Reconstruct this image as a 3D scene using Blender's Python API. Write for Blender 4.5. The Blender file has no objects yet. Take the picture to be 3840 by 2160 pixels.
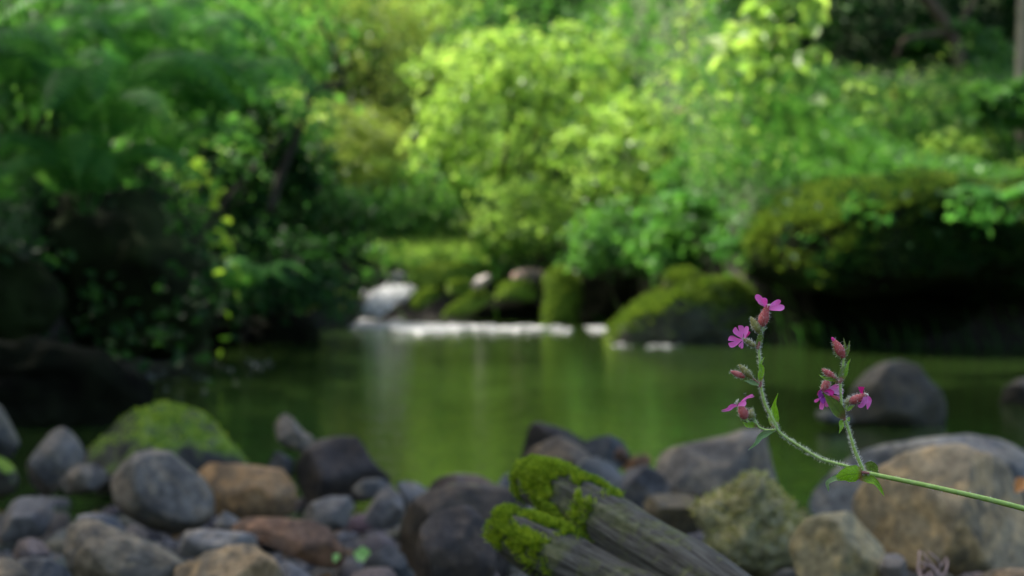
import bpy, math, random
import numpy as np
from mathutils import Vector, Matrix, noise as mn

random.seed(7)
RNG = np.random.default_rng(11)
sc = bpy.context.scene
COL = sc.collection

# ------------------------------------------------------------------ camera
CAMZ = 0.75
LENS, SENSOR = 60.0, 36.0
FPX = LENS / SENSOR * 3840.0
PITCH = math.atan((1080 - 850) / FPX)
cam_d = bpy.data.cameras.new('camera')
cam = bpy.data.objects.new('camera', cam_d)
COL.objects.link(cam)
cam.location = (0, 0, CAMZ)
cam.rotation_euler = (math.radians(90) - PITCH, 0, 0)
cam_d.lens = LENS
cam_d.sensor_width = SENSOR
cam_d.clip_start = 0.02
cam_d.clip_end = 300
FOCUS = 1.12
cam_d.dof.use_dof = True
cam_d.dof.focus_distance = FOCUS
cam_d.dof.aperture_fstop = 7.9
cam_d.dof.aperture_blades = 0
sc.camera = cam
RIGHT = Vector((1, 0, 0))
FWD = Vector((0, math.cos(PITCH), -math.sin(PITCH)))
UP = Vector((0, math.sin(PITCH), math.cos(PITCH)))


def P(px, py, D):
    """photo pixel (3840 wide) at axis depth D -> world point"""
    return Vector((0, 0, CAMZ)) + FWD * D + RIGHT * ((px - 1920) / FPX * D) - UP * ((py - 1080) / FPX * D)


# ------------------------------------------------------------------ world, sun, exposure
SUN_DIR = Vector((-0.50, 0.34, 0.80)).normalized()      # towards the sun
elev = math.asin(SUN_DIR.z)
azim = math.atan2(SUN_DIR.x, SUN_DIR.y)                 # from +Y towards +X
w = bpy.data.worlds.new("World")
sc.world = w
w.use_nodes = True
nt = w.node_tree
bg = nt.nodes['Background']
sky = nt.nodes.new('ShaderNodeTexSky')
sky.sky_type = 'NISHITA'
sky.sun_disc = False
sky.sun_elevation = elev
sky.sun_rotation = azim
nt.links.new(sky.outputs[0], bg.inputs[0])
sky.air_density = 0.8
sky.dust_density = 4.0
sky.ozone_density = 0.6
bg.inputs[1].default_value = 0.15
sun_d = bpy.data.lights.new('sun', 'SUN')
sun_d.energy = 3.2
sun_d.angle = math.radians(0.55)
sun_d.color = (1.0, 0.95, 0.86)
sun = bpy.data.objects.new('sun', sun_d)
COL.objects.link(sun)
sun.rotation_euler = SUN_DIR.to_track_quat('Z', 'Y').to_euler()
sc.view_settings.view_transform = 'Standard'
sc.view_settings.look = 'None'
sc.view_settings.exposure = 1.8
sc.view_settings.gamma = 1.0
sc.cycles.use_denoising = True
sc.cycles.max_bounces = 8
sc.cycles.transparent_max_bounces = 8
sc.cycles.caustics_reflective = False
sc.cycles.caustics_refractive = False
sc.cycles.sample_clamp_indirect = 6.0

# ------------------------------------------------------------------ helpers
def tag(o, label=None, cat=None, group=None, kind=None):
    if label: o['label'] = label
    if cat: o['category'] = cat
    if group: o['group'] = group
    if kind: o['kind'] = kind
    return o


def world_loc(o):
    v = Vector((0, 0, 0))
    while o is not None:
        v += o.location
        o = o.parent
    return v


def empty(name, loc, parent=None):
    o = bpy.data.objects.new(name, None)
    o.empty_display_size = 0.05
    COL.objects.link(o)
    o.location = Vector(loc)
    return o


def mesh_obj(name, verts, faces, mats, parent=None, smooth=True, midx=None, origin=None):
    """verts in world coordinates; the origin goes to the base of the mesh"""
    V = np.asarray(verts, dtype=np.float64).reshape(-1, 3)
    if parent is not None:
        org = np.array(world_loc(parent))
        loc = (0, 0, 0)
    else:
        if origin is None:
            mi, ma = V.min(0), V.max(0)
            origin = ((mi[0] + ma[0]) / 2, (mi[1] + ma[1]) / 2, mi[2])
        org = np.array(origin)
        loc = tuple(org)
    me = bpy.data.meshes.new(name)
    L = V - org
    if isinstance(faces, np.ndarray):
        n, k = faces.shape
        me.vertices.add(len(L))
        me.vertices.foreach_set('co', L.astype(np.float32).ravel())
        me.loops.add(n * k)
        me.loops.foreach_set('vertex_index', faces.astype(np.int32).ravel())
        me.polygons.add(n)
        me.polygons.foreach_set('loop_start', np.arange(0, n * k, k, dtype=np.int32))
        me.polygons.foreach_set('loop_total', np.full(n, k, dtype=np.int32))
        me.update(calc_edges=True)
    else:
        me.from_pydata(L.tolist(), [], faces)
    me.polygons.foreach_set('use_smooth', np.full(len(me.polygons), smooth, dtype=bool))
    if not isinstance(mats, (list, tuple)): mats = [mats]
    for m in mats: me.materials.append(m)
    if midx is not None:
        me.polygons.foreach_set('material_index', np.asarray(midx, dtype=np.int32))
    me.update()
    o = bpy.data.objects.new(name, me)
    COL.objects.link(o)
    o.location = loc
    if parent is not None: o.parent = parent
    return o


def catmull(pts, n):
    pts = [np.array(p, dtype=float) for p in pts]
    if len(pts) == 2:
        return [pts[0] + (pts[1] - pts[0]) * i / (n - 1) for i in range(n)]
    ex = [2 * pts[0] - pts[1]] + pts + [2 * pts[-1] - pts[-2]]
    out = []
    segs = len(pts) - 1
    for i in range(n):
        t = i / (n - 1) * segs
        k = min(int(t), segs - 1)
        u = t - k
        p0, p1, p2, p3 = ex[k:k + 4]
        out.append(0.5 * ((2 * p1) + (-p0 + p2) * u + (2 * p0 - 5 * p1 + 4 * p2 - p3) * u * u + (-p0 + 3 * p1 - 3 * p2 + p3) * u ** 3))
    return out


def frames(path):
    """parallel-transported frames"""
    T, N, B = [], [], []
    n = len(path)
    for i in range(n):
        a = path[max(i - 1, 0)]; b = path[min(i + 1, n - 1)]
        t = b - a; t = t / (np.linalg.norm(t) + 1e-12)
        T.append(t)
    ref = np.array([0, 0, 1.0]) if abs(T[0][2]) < 0.9 else np.array([1.0, 0, 0])
    nrm = np.cross(T[0], ref); nrm /= np.linalg.norm(nrm)
    for i in range(n):
        nrm = nrm - T[i] * np.dot(nrm, T[i]); nrm /= (np.linalg.norm(nrm) + 1e-12)
        N.append(nrm); B.append(np.cross(T[i], nrm))
    return T, N, B


def tube(path, radii, seg=8, wob=0.0, cap=True):
    path = [np.array(p, dtype=float) for p in path]
    T, N, B = frames(path)
    V, F = [], []
    for i, p in enumerate(path):
        for k in range(seg):
            a = 2 * math.pi * k / seg
            r = radii[i] * (1 + wob * (random.random() - 0.5))
            V.append(p + (N[i] * math.cos(a) + B[i] * math.sin(a)) * r)
    for i in range(len(path) - 1):
        for k in range(seg):
            k2 = (k + 1) % seg
            F.append((i * seg + k, i * seg + k2, (i + 1) * seg + k2, (i + 1) * seg + k))
    if cap:
        V.append(path[0]); V.append(path[-1])
        a, b = len(V) - 2, len(V) - 1
        l = (len(path) - 1) * seg
        for k in range(seg):
            k2 = (k + 1) % seg
            F.append((a, k2, k)); F.append((b, l + k, l + k2))
    return V, F


def join(parts):
    V, F = [], []
    for v, f in parts:
        o = len(V)
        V.extend(list(v))
        F.extend([tuple(i + o for i in q) for q in f])
    return V, F


# ------------------------------------------------------------------ materials
def new_mat(name):
    m = bpy.data.materials.new(name)
    m.use_nodes = True
    t = m.node_tree
    for n in list(t.nodes): t.nodes.remove(n)
    out = t.nodes.new('ShaderNodeOutputMaterial')
    return m, t, out


def N_(t, typ, **kw):
    n = t.nodes.new(typ)
    for k, v in kw.items():
        if k in ('operation', 'blend_type', 'data_type', 'attribute_type', 'attribute_name', 'interpolation', 'feature', 'noise_dimensions'):
            setattr(n, k, v)
        else:
            n.inputs[k].default_value = v
    return n


def ramp(t, fac, stops):
    r = t.nodes.new('ShaderNodeValToRGB')
    els = r.color_ramp.elements
    while len(els) < len(stops): els.new(0.5)
    for e, (p, c) in zip(els, stops):
        e.position = p
        e.color = (c[0], c[1], c[2], 1) if isinstance(c, (tuple, list)) else (c, c, c, 1)
    t.links.new(fac, r.inputs[0])
    return r.outputs[0]


def mixc(t, fac, a, b, mode='MIX'):
    m = t.nodes.new('ShaderNodeMix')
    m.data_type = 'RGBA'
    m.blend_type = mode
    for sock, v in ((m.inputs[0], fac), (m.inputs[6], a), (m.inputs[7], b)):
        if isinstance(v, bpy.types.NodeSocket): t.links.new(v, sock)
        elif isinstance(v, (int, float)): sock.default_value = v
        else: sock.default_value = (*v, 1) if len(v) == 3 else v
    return m.outputs[2]


def math_(t, op, a, b=0.0, clamp=False):
    m = t.nodes.new('ShaderNodeMath'); m.operation = op; m.use_clamp = clamp
    for s, v in ((m.inputs[0], a), (m.inputs[1], b)):
        if isinstance(v, bpy.types.NodeSocket): t.links.new(v, s)
        else: s.default_value = v
    return m.outputs[0]


def leaf_mat(name, cols, transl=0.45, rough=0.52, spec=0.45, per='island', scale=1.3, tcol=None, tgain=1.9):
    """foliage: colours vary per leaf and by patches; light passes through"""
    m, t, out = new_mat(name)
    geo = N_(t, 'ShaderNodeNewGeometry')
    tc = N_(t, 'ShaderNodeTexCoord')
    no = N_(t, 'ShaderNodeTexNoise', Scale=scale, Detail=2.0)
    t.links.new(tc.outputs['Object'], no.inputs['Vector'])
    f = math_(t, 'ADD', math_(t, 'MULTIPLY', geo.outputs['Random Per Island'], 0.62), math_(t, 'MULTIPLY', math_(t, 'SUBTRACT', no.outputs[0], 0.3), 0.95), True)
    stops = [(i / (len(cols) - 1), c) for i, c in enumerate(cols)]
    c = ramp(t, f, stops)
    pr = N_(t, 'ShaderNodeBsdfPrincipled', Roughness=rough)
    pr.inputs['Specular IOR Level'].default_value = spec
    t.links.new(c, pr.inputs['Base Color'])
    tr = N_(t, 'ShaderNodeBsdfTranslucent')
    c2 = mixc(t, 1.0, c, tcol or (tgain * 1.0, tgain * 1.0, tgain * 0.65), 'MULTIPLY')
    t.links.new(c2, tr.inputs['Color'])
    mx = N_(t, 'ShaderNodeMixShader'); mx.inputs[0].default_value = transl
    t.links.new(pr.outputs[0], mx.inputs[1]); t.links.new(tr.outputs[0], mx.inputs[2])
    t.links.new(mx.outputs[0], out.inputs[0])
    return m


def stone_mat():
    m, t, out = new_mat('river_stone')
    oi = N_(t, 'ShaderNodeObjectInfo')
    tc = N_(t, 'ShaderNodeTexCoord')
    off = N_(t, 'ShaderNodeVectorMath', operation='ADD')
    rnd = N_(t, 'ShaderNodeVectorMath', operation='SCALE'); rnd.inputs['Scale'].default_value = 50
    cmb = N_(t, 'ShaderNodeCombineXYZ')
    t.links.new(oi.outputs['Random'], cmb.inputs[0]); t.links.new(oi.outputs['Random'], cmb.inputs[1])
    t.links.new(cmb.outputs[0], rnd.inputs[0])
    t.links.new(tc.outputs['Object'], off.inputs[0]); t.links.new(rnd.outputs[0], off.inputs[1])
    n1 = N_(t, 'ShaderNodeTexNoise', Scale=9.0, Detail=6.0, Roughness=0.62)
    n2 = N_(t, 'ShaderNodeTexNoise', Scale=55.0, Detail=5.0, Roughness=0.7)
    n3 = N_(t, 'ShaderNodeTexNoise', Scale=16.0, Detail=4.0, Roughness=0.6, Distortion=0.6)
    for n in (n1, n2, n3): t.links.new(off.outputs[0], n.inputs['Vector'])
    c = mixc(t, ramp(t, n1.outputs[0], [(0.42, 0.0), (0.62, 1.0)]), oi.outputs['Color'], (0.50, 0.50, 0.52), 'MULTIPLY')
    patch = ramp(t, n3.outputs[0], [(0.47, 0.0), (0.56, 1.0)])
    warm = mixc(t, 1.0, oi.outputs['Color'], (1.75, 1.50, 1.18), 'MULTIPLY')
    c = mixc(t, math_(t, 'MULTIPLY', patch, 0.6), c, warm)
    spk = ramp(t, n2.outputs[0], [(0.30, 0.45), (0.5, 0.95), (0.72, 1.6)])
    c = mixc(t, 1.0, c, spk, 'MULTIPLY')
    # moss where the stone faces up
    geo = N_(t, 'ShaderNodeNewGeometry')
    sep = N_(t, 'ShaderNodeSeparateXYZ'); t.links.new(geo.outputs['Normal'], sep.inputs[0])
    at = N_(t, 'ShaderNodeAttribute', attribute_type='OBJECT', attribute_name='moss')
    v = math_(t, 'ADD', math_(t, 'MULTIPLY', sep.outputs[2], 0.5), math_(t, 'MULTIPLY', n3.outputs[0], 0.9))
    v = math_(t, 'ADD', v, math_(t, 'MULTIPLY', at.outputs['Fac'], 1.3))
    mf = ramp(t, math_(t, 'SUBTRACT', v, 1.15), [(0.0, 0.0), (0.22, 1.0)])
    mf = math_(t, 'MULTIPLY', mf, math_(t, 'GREATER_THAN', at.outputs['Fac'], 0.01))
    n4 = N_(t, 'ShaderNodeTexNoise', Scale=22.0, Detail=5.0, Roughness=0.7)
    t.links.new(off.outputs[0], n4.inputs['Vector'])
    mc = ramp(t, n4.outputs[0], [(0.3, (0.035, 0.07, 0.010)), (0.5, (0.11, 0.19, 0.018)), (0.7, (0.24, 0.32, 0.04))])
    c = mixc(t, mf, c, mc)
    pr = N_(t, 'ShaderNodeBsdfPrincipled')
    ro = ramp(t, n1.outputs[0], [(0.3, 0.5), (0.7, 0.8)])
    t.links.new(math_(t, 'MAXIMUM', ro, mf), pr.inputs['Roughness'])
    t.links.new(c, pr.inputs['Base Color'])
    pr.inputs['Specular IOR Level'].default_value = 0.35
    bp = N_(t, 'ShaderNodeBump', Strength=0.6, Distance=0.006)
    h = math_(t, 'ADD', n2.outputs[0], math_(t, 'MULTIPLY', n1.outputs[0], 2.0))
    t.links.new(h, bp.inputs['Height']); t.links.new(bp.outputs[0], pr.inputs['Normal'])
    t.links.new(pr.outputs[0], out.inputs[0])
    return m


def moss_mat(name, dark, mid, light):
    m, t, out = new_mat(name)
    geo = N_(t, 'ShaderNodeNewGeometry')
    tc = N_(t, 'ShaderNodeTexCoord')
    no = N_(t, 'ShaderNodeTexNoise', Scale=14.0, Detail=3.0)
    t.links.new(tc.outputs['Object'], no.inputs['Vector'])
    f = math_(t, 'ADD', math_(t, 'MULTIPLY', geo.outputs['Random Per Island'], 0.5), math_(t, 'MULTIPLY', no.outputs[0], 0.6), True)
    c = ramp(t, f, [(0.2, dark), (0.5, mid), (0.85, light)])
    pr = N_(t, 'ShaderNodeBsdfPrincipled', Roughness=0.8)
    pr.inputs['Specular IOR Level'].default_value = 0.2
    t.links.new(c, pr.inputs['Base Color'])
    tr = N_(t, 'ShaderNodeBsdfTranslucent')
    t.links.new(mixc(t, 1.0, c, (1.7, 1.7, 0.8), 'MULTIPLY'), tr.inputs['Color'])
    mx = N_(t, 'ShaderNodeMixShader'); mx.inputs[0].default_value = 0.35
    t.links.new(pr.outputs[0], mx.inputs[1]); t.links.new(tr.outputs[0], mx.inputs[2])
    t.links.new(mx.outputs[0], out.inputs[0])
    return m


def simple_mat(name, c1, c2, scale=30.0, rough=0.6, spec=0.4, bump=0.3, dist=0.002, stretch=None, sss=0.0, transl=0.0):
    m, t, out = new_mat(name)
    tc = N_(t, 'ShaderNodeTexCoord')
    mp = N_(t, 'ShaderNodeMapping')
    if stretch: mp.inputs['Scale'].default_value = stretch
    t.links.new(tc.outputs['Object'], mp.inputs[0])
    no = N_(t, 'ShaderNodeTexNoise', Scale=scale, Detail=5.0, Roughness=0.65)
    t.links.new(mp.outputs[0], no.inputs['Vector'])
    c = ramp(t, no.outputs[0], [(0.32, c1), (0.68, c2)])
    pr = N_(t, 'ShaderNodeBsdfPrincipled', Roughness=rough)
    pr.inputs['Specular IOR Level'].default_value = spec
    t.links.new(c, pr.inputs['Base Color'])
    if bump:
        bp = N_(t, 'ShaderNodeBump', Strength=bump, Distance=dist)
        t.links.new(no.outputs[0], bp.inputs['Height']); t.links.new(bp.outputs[0], pr.inputs['Normal'])
    if transl:
        tr = N_(t, 'ShaderNodeBsdfTranslucent')
        t.links.new(c, tr.inputs['Color'])
        mx = N_(t, 'ShaderNodeMixShader'); mx.inputs[0].default_value = transl
        t.links.new(pr.outputs[0], mx.inputs[1]); t.links.new(tr.outputs[0], mx.inputs[2])
        t.links.new(mx.outputs[0], out.inputs[0])
    else:
        t.links.new(pr.outputs[0], out.inputs[0])
    return m


def ground_mat():
    m, t, out = new_mat('soil_and_moss')
    tc = N_(t, 'ShaderNodeTexCoord')
    n1 = N_(t, 'ShaderNodeTexNoise', Scale=2.2, Detail=6.0, Roughness=0.6)
    n2 = N_(t, 'ShaderNodeTexNoise', Scale=26.0, Detail=4.0, Roughness=0.7)
    vo = N_(t, 'ShaderNodeTexVoronoi', Scale=38.0)
    for n in (n1, n2, vo): t.links.new(tc.outputs['Object'], n.inputs['Vector'])
    soil = ramp(t, n2.outputs[0], [(0.3, (0.010, 0.008, 0.006)), (0.7, (0.045, 0.036, 0.026))])
    green = ramp(t, n2.outputs[0], [(0.3, (0.015, 0.035, 0.008)), (0.7, (0.06, 0.11, 0.02))])
    geo = N_(t, 'ShaderNodeNewGeometry')
    sp = N_(t, 'ShaderNodeSeparateXYZ'); t.links.new(geo.outputs['Position'], sp.inputs[0])
    sn = N_(t, 'ShaderNodeSeparateXYZ'); t.links.new(geo.outputs['Normal'], sn.inputs[0])
    hi = ramp(t, math_(t, 'ADD', sp.outputs[2], math_(t, 'MULTIPLY', n1.outputs[0], 0.5)), [(0.75, 0.0), (1.0, 1.0)])
    c = mixc(t, hi, soil, green)
    pr = N_(t, 'ShaderNodeBsdfPrincipled', Roughness=0.75)
    pr.inputs['Specular IOR Level'].default_value = 0.3
    t.links.new(c, pr.inputs['Base Color'])
    bp = N_(t, 'ShaderNodeBump', Strength=0.9, Distance=0.02)
    t.links.new(math_(t, 'ADD', math_(t, 'MULTIPLY', vo.outputs['Distance'], -0.8), n2.outputs[0]), bp.inputs['Height'])
    t.links.new(bp.outputs[0], pr.inputs['Normal'])
    t.links.new(pr.outputs[0], out.inputs[0])
    return m


def water_mat():
    m, t, out = new_mat('peaty_water')
    tc = N_(t, 'ShaderNodeTexCoord')
    mp = N_(t, 'ShaderNodeMapping'); mp.inputs['Scale'].default_value = (0.55, 1.6, 1)
    t.links.new(tc.outputs['Object'], mp.inputs[0])
    n1 = N_(t, 'ShaderNodeTexNoise', Scale=5.0, Detail=3.0, Roughness=0.5)
    n2 = N_(t, 'ShaderNodeTexNoise', Scale=22.0, Detail=2.0)
    for n in (n1, n2): t.links.new(mp.outputs[0], n.inputs['Vector'])
    pr = N_(t, 'ShaderNodeBsdfPrincipled', Roughness=0.03, IOR=1.62)
    pr.inputs['Base Color'].default_value = (0.015, 0.030, 0.006, 1)
    pr.inputs['Specular IOR Level'].default_value = 0.9
    bp = N_(t, 'ShaderNodeBump', Strength=0.30, Distance=0.02)
    t.links.new(math_(t, 'ADD', n1.outputs[0], math_(t, 'MULTIPLY', n2.outputs[0], 0.36)), bp.inputs['Height'])
    t.links.new(bp.outputs[0], pr.inputs['Normal'])
    t.links.new(pr.outputs[0], out.inputs[0])
    return m


M_STONE = stone_mat()
M_SHADEROCK = simple_mat('shade_black_rock', (0.003, 0.003, 0.002), (0.011, 0.013, 0.006), 5.0, 0.95, 0.05, 0.8, 0.02)  # near-black colour puts the shade of recesses into the rock
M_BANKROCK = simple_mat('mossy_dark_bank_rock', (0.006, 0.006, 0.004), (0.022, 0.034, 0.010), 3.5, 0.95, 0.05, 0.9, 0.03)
M_GROUND = ground_mat()
M_WATER = water_mat()
M_MOSS = moss_mat('bright_moss', (0.03, 0.075, 0.008), (0.17, 0.28, 0.018), (0.46, 0.55, 0.06))
M_MOSS_OLIVE = moss_mat('olive_moss', (0.025, 0.055, 0.010), (0.07, 0.125, 0.02), (0.16, 0.23, 0.045))
M_LICHEN = moss_mat('dry_lichen', (0.10, 0.12, 0.04), (0.28, 0.29, 0.13), (0.50, 0.48, 0.27))
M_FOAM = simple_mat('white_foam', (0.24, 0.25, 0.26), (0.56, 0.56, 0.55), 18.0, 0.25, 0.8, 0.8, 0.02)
M_FALL = simple_mat('falling_white_water', (0.45, 0.46, 0.48), (0.95, 0.95, 0.93), 12.0, 0.25, 0.8, 0.4, 0.01, transl=0.35)
M_BARK = simple_mat('dark_bark', (0.012, 0.010, 0.007), (0.06, 0.05, 0.035), 14.0, 0.85, 0.2, 0.8, 0.01, (1, 1, 0.3))
M_PALEBARK = simple_mat('grey_bark', (0.10, 0.10, 0.075), (0.26, 0.25, 0.19), 14.0, 0.85, 0.2, 0.6, 0.01, (1, 1, 0.3))
M_BROWNBARK = simple_mat('brown_bark', (0.05, 0.035, 0.02), (0.14, 0.10, 0.06), 14.0, 0.85, 0.2, 0.6, 0.01, (1, 1, 0.3))
def log_mat():
    m, t, out = new_mat('weathered_log_wood')
    al = N_(t, 'ShaderNodeAttribute', attribute_type='GEOMETRY', attribute_name='along')
    ac = N_(t, 'ShaderNodeAttribute', attribute_type='GEOMETRY', attribute_name='across')
    tc = N_(t, 'ShaderNodeTexCoord')
    cx = N_(t, 'ShaderNodeCombineXYZ')
    t.links.new(math_(t, 'MULTIPLY', al.outputs['Fac'], 5.0), cx.inputs[0]); t.links.new(math_(t, 'MULTIPLY', ac.outputs['Fac'], 13.0), cx.inputs[1])
    n1 = N_(t, 'ShaderNodeTexNoise', Scale=1.6, Detail=6.0, Roughness=0.7)
    t.links.new(cx.outputs[0], n1.inputs['Vector'])
    n2 = N_(t, 'ShaderNodeTexNoise', Scale=30.0, Detail=4.0, Roughness=0.65)
    n3 = N_(t, 'ShaderNodeTexNoise', Scale=75.0, Detail=4.0, Roughness=0.7)
    for n in (n2, n3): t.links.new(tc.outputs['Object'], n.inputs['Vector'])
    c = ramp(t, n1.outputs[0], [(0.34, (0.008, 0.008, 0.006)), (0.45, (0.06, 0.058, 0.048)), (0.58, (0.12, 0.12, 0.10)), (0.75, (0.20, 0.19, 0.16))])
    lich = ramp(t, n2.outputs[0], [(0.50, 0.0), (0.62, 0.8)])
    lc = ramp(t, n3.outputs[0], [(0.35, (0.05, 0.07, 0.02)), (0.65, (0.19, 0.20, 0.09))])
    c = mixc(t, lich, c, lc)
    pr = N_(t, 'ShaderNodeBsdfPrincipled', Roughness=0.8)
    pr.inputs['Specular IOR Level'].default_value = 0.25
    t.links.new(c, pr.inputs['Base Color'])
    bp = N_(t, 'ShaderNodeBump', Strength=1.0, Distance=0.008)
    t.links.new(math_(t, 'ADD', n1.outputs[0], math_(t, 'MULTIPLY', n3.outputs[0], 0.3)), bp.inputs['Height']); t.links.new(bp.outputs[0], pr.inputs['Normal'])
    t.links.new(pr.outputs[0], out.inputs[0])
    return m
M_LOG = log_mat()

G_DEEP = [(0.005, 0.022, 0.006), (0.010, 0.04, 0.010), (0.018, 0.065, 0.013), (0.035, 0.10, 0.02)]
G_MID = [(0.018, 0.065, 0.016), (0.04, 0.13, 0.026), (0.08, 0.21, 0.036), (0.14, 0.28, 0.06)]
G_YEL = [(0.05, 0.12, 0.025), (0.13, 0.24, 0.045), (0.24, 0.37, 0.08), (0.38, 0.48, 0.14)]
G_OLIVE = [(0.06, 0.10, 0.02), (0.11, 0.17, 0.035), (0.18, 0.24, 0.055), (0.26, 0.29, 0.08)]
M_SUNLIT_LEAF = leaf_mat('leaves_painted_sunlit', [(0.16, 0.32, 0.03), (0.34, 0.48, 0.06)], 0.5, 0.5, 0.4)  # lighter leaf colour paints in sunlight the shaded bank lacks
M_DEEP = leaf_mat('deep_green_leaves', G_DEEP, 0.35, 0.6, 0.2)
M_MID = leaf_mat('mid_green_leaves', G_MID, 0.45)
M_YEL = leaf_mat('yellow_green_leaves', G_YEL, 0.5, 0.5, 0.55)
M_OLIVE = leaf_mat('olive_leaves', G_OLIVE, 0.45, 0.5)
M_FERN = leaf_mat('fern_green', [(0.02, 0.10, 0.016), (0.04, 0.15, 0.028), (0.07, 0.21, 0.04), (0.12, 0.28, 0.06)], 0.5, 0.6, 0.2, scale=3.0)
M_GRASS = leaf_mat('grass_green', [(0.015, 0.06, 0.012), (0.03, 0.11, 0.018), (0.06, 0.17, 0.025), (0.10, 0.22, 0.04)], 0.45, scale=2.0)
M_CANOPY = leaf_mat('canopy_leaves', G_MID, 0.2, 0.5)

# ------------------------------------------------------------------ terrain
def xl(y):
    return np.interp(y, [3.6, 5.0, 7.0, 8.5, 10.6, 12.0, 13.2, 16], [-4.6, -2.75, -2.30, -2.10, -1.95, -1.62, -1.42, -1.5])


def yb(x):
    return np.interp(x, [-1.6, 0.55, 1.05, 1.3, 1.6, 3.0, 6.0, 9.0], [13.75, 13.75, 13.3, 12.0, 11.0, 10.7, 10.3, 8.5])


def smooth(t):
    t = np.clip(t, 0, 1)
    return t * t * (3 - 2 * t)


def wav(x, y):
    return (np.sin(x * 1.7 + 0.6 * y) + np.sin(y * 1.3 - 0.8 * x + 1.3) + 0.6 * np.sin(3.1 * x + 1.1) * np.sin(2.7 * y + 0.4) + 0.3 * np.sin(6.3 * x + y) * np.sin(5.1 * y - x)) / 2.9


def terrain(x, y):
    x = np.asarray(x, float); y = np.asarray(y, float)
    shore = np.interp(y, [-16, -9, -3, 0, 1.5, 2.5, 3.0, 3.7, 4.5, 5.2, 6.5, 9], [7.5, 3.4, 0.6, 0.25, 0.24, 0.19, 0.12, 0.045, -0.02, -0.10, -0.35, -0.5])  # unseen rise behind the camera added to block low sky light
    s = np.maximum(xl(y) - x, y - yb(x))
    left = smooth((xl(y) + 0.2 - x) / 0.6)
    right = smooth((x - 0.7) / 0.6)
    step = 0.25 + left * 0.45 + right * 0.55
    k = 0.16 + 0.34 * (1 - left)
    bank = step * smooth(s / np.where(left > 0.5, 0.5, 0.35)) + np.where(s > 0, (0.44 - 0.24 * smooth((x - 1.6) / 1.2)) * s + 0.028 * s * s, 0)
    bank = bank + np.where(s > 0.1, 0.14 * wav(x * 1.3, y * 1.3) * np.clip(s, 0, 1.5), 0)
    b = np.where(s > 0, bank - 0.02, -0.55 + 0.53 * smooth((s + 0.5) / 0.5))
    z = np.maximum(shore, b)
    nearshore = (s <= 0) & (y < 6.5)
    z = np.where(nearshore, np.maximum(shore, b), z)
    return z + 0.012 * wav(x * 7, y * 7)


xs = np.concatenate([np.arange(-16, -5, 0.35), np.arange(-5, 5, 0.075), np.arange(5, 16.1, 0.35)])
ys = np.concatenate([np.arange(-16, 1, 0.4), np.arange(1, 17, 0.075), np.arange(17, 34, 0.3)])
X, Y = np.meshgrid(xs, ys)
Z = terrain(X, Y)
nx, ny = len(xs), len(ys)
V = np.stack([X.ravel(), Y.ravel(), Z.ravel()], 1)
idx = np.arange(nx * ny).reshape(ny, nx)
F = np.stack([idx[:-1, :-1].ravel(), idx[:-1, 1:].ravel(), idx[1:, 1:].ravel(), idx[1:, :-1].ravel()], 1)
tag(mesh_obj('ground', V, F, M_GROUND, origin=(0, 0, 0)), kind='structure')

# water
xs = np.arange(-6, 9.01, 0.25); ys = np.arange(2.2, 14.3, 0.25)
X, Y = np.meshgrid(xs, ys)
idx = np.arange(len(xs) * len(ys)).reshape(len(ys), len(xs))
F = np.stack([idx[:-1, :-1].ravel(), idx[:-1, 1:].ravel(), idx[1:, 1:].ravel(), idx[1:, :-1].ravel()], 1)
tag(mesh_obj('water', np.stack([X.ravel(), Y.ravel(), 0 * X.ravel()], 1), F, M_WATER, origin=(0, 0, 0)), kind='structure')

# ------------------------------------------------------------------ stones
ICO = {}
def ico(sub):
    if sub not in ICO:
        import bmesh
        bm = bmesh.new()
        bmesh.ops.create_icosphere(bm, subdivisions=sub, radius=1.0)
        v = np.array([q.co[:] for q in bm.verts]); f = np.array([[q.index for q in fa.verts] for fa in bm.faces])
        bm.free()
        ICO[sub] = (v, f)
    return ICO[sub]


def zoomA(p): return (p[0] / 1.789, p[1] / 1.789 + 1440)
def zoomB(p): return (p[0] / 1.789 + 900, p[1] / 1.789 + 1440)
def zoomC(p): return (p[0] / 1.4 + 2000, p[1] / 1.4 + 1440)
def zoomE(p): return (p[0] / 1.84 + 1200, p[1] / 1.84 + 900)
def zoomG(p): return (p[0] / 1.317 + 2200, p[1] / 1.317 + 600)


def fbm(p, s, seed, oct=3):
    v = Vector((p[0] * s + seed, p[1] * s - seed * 1.7, p[2] * s + seed * 0.6))
    return mn.fractal(v, 1.0, 2.1, oct)


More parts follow.
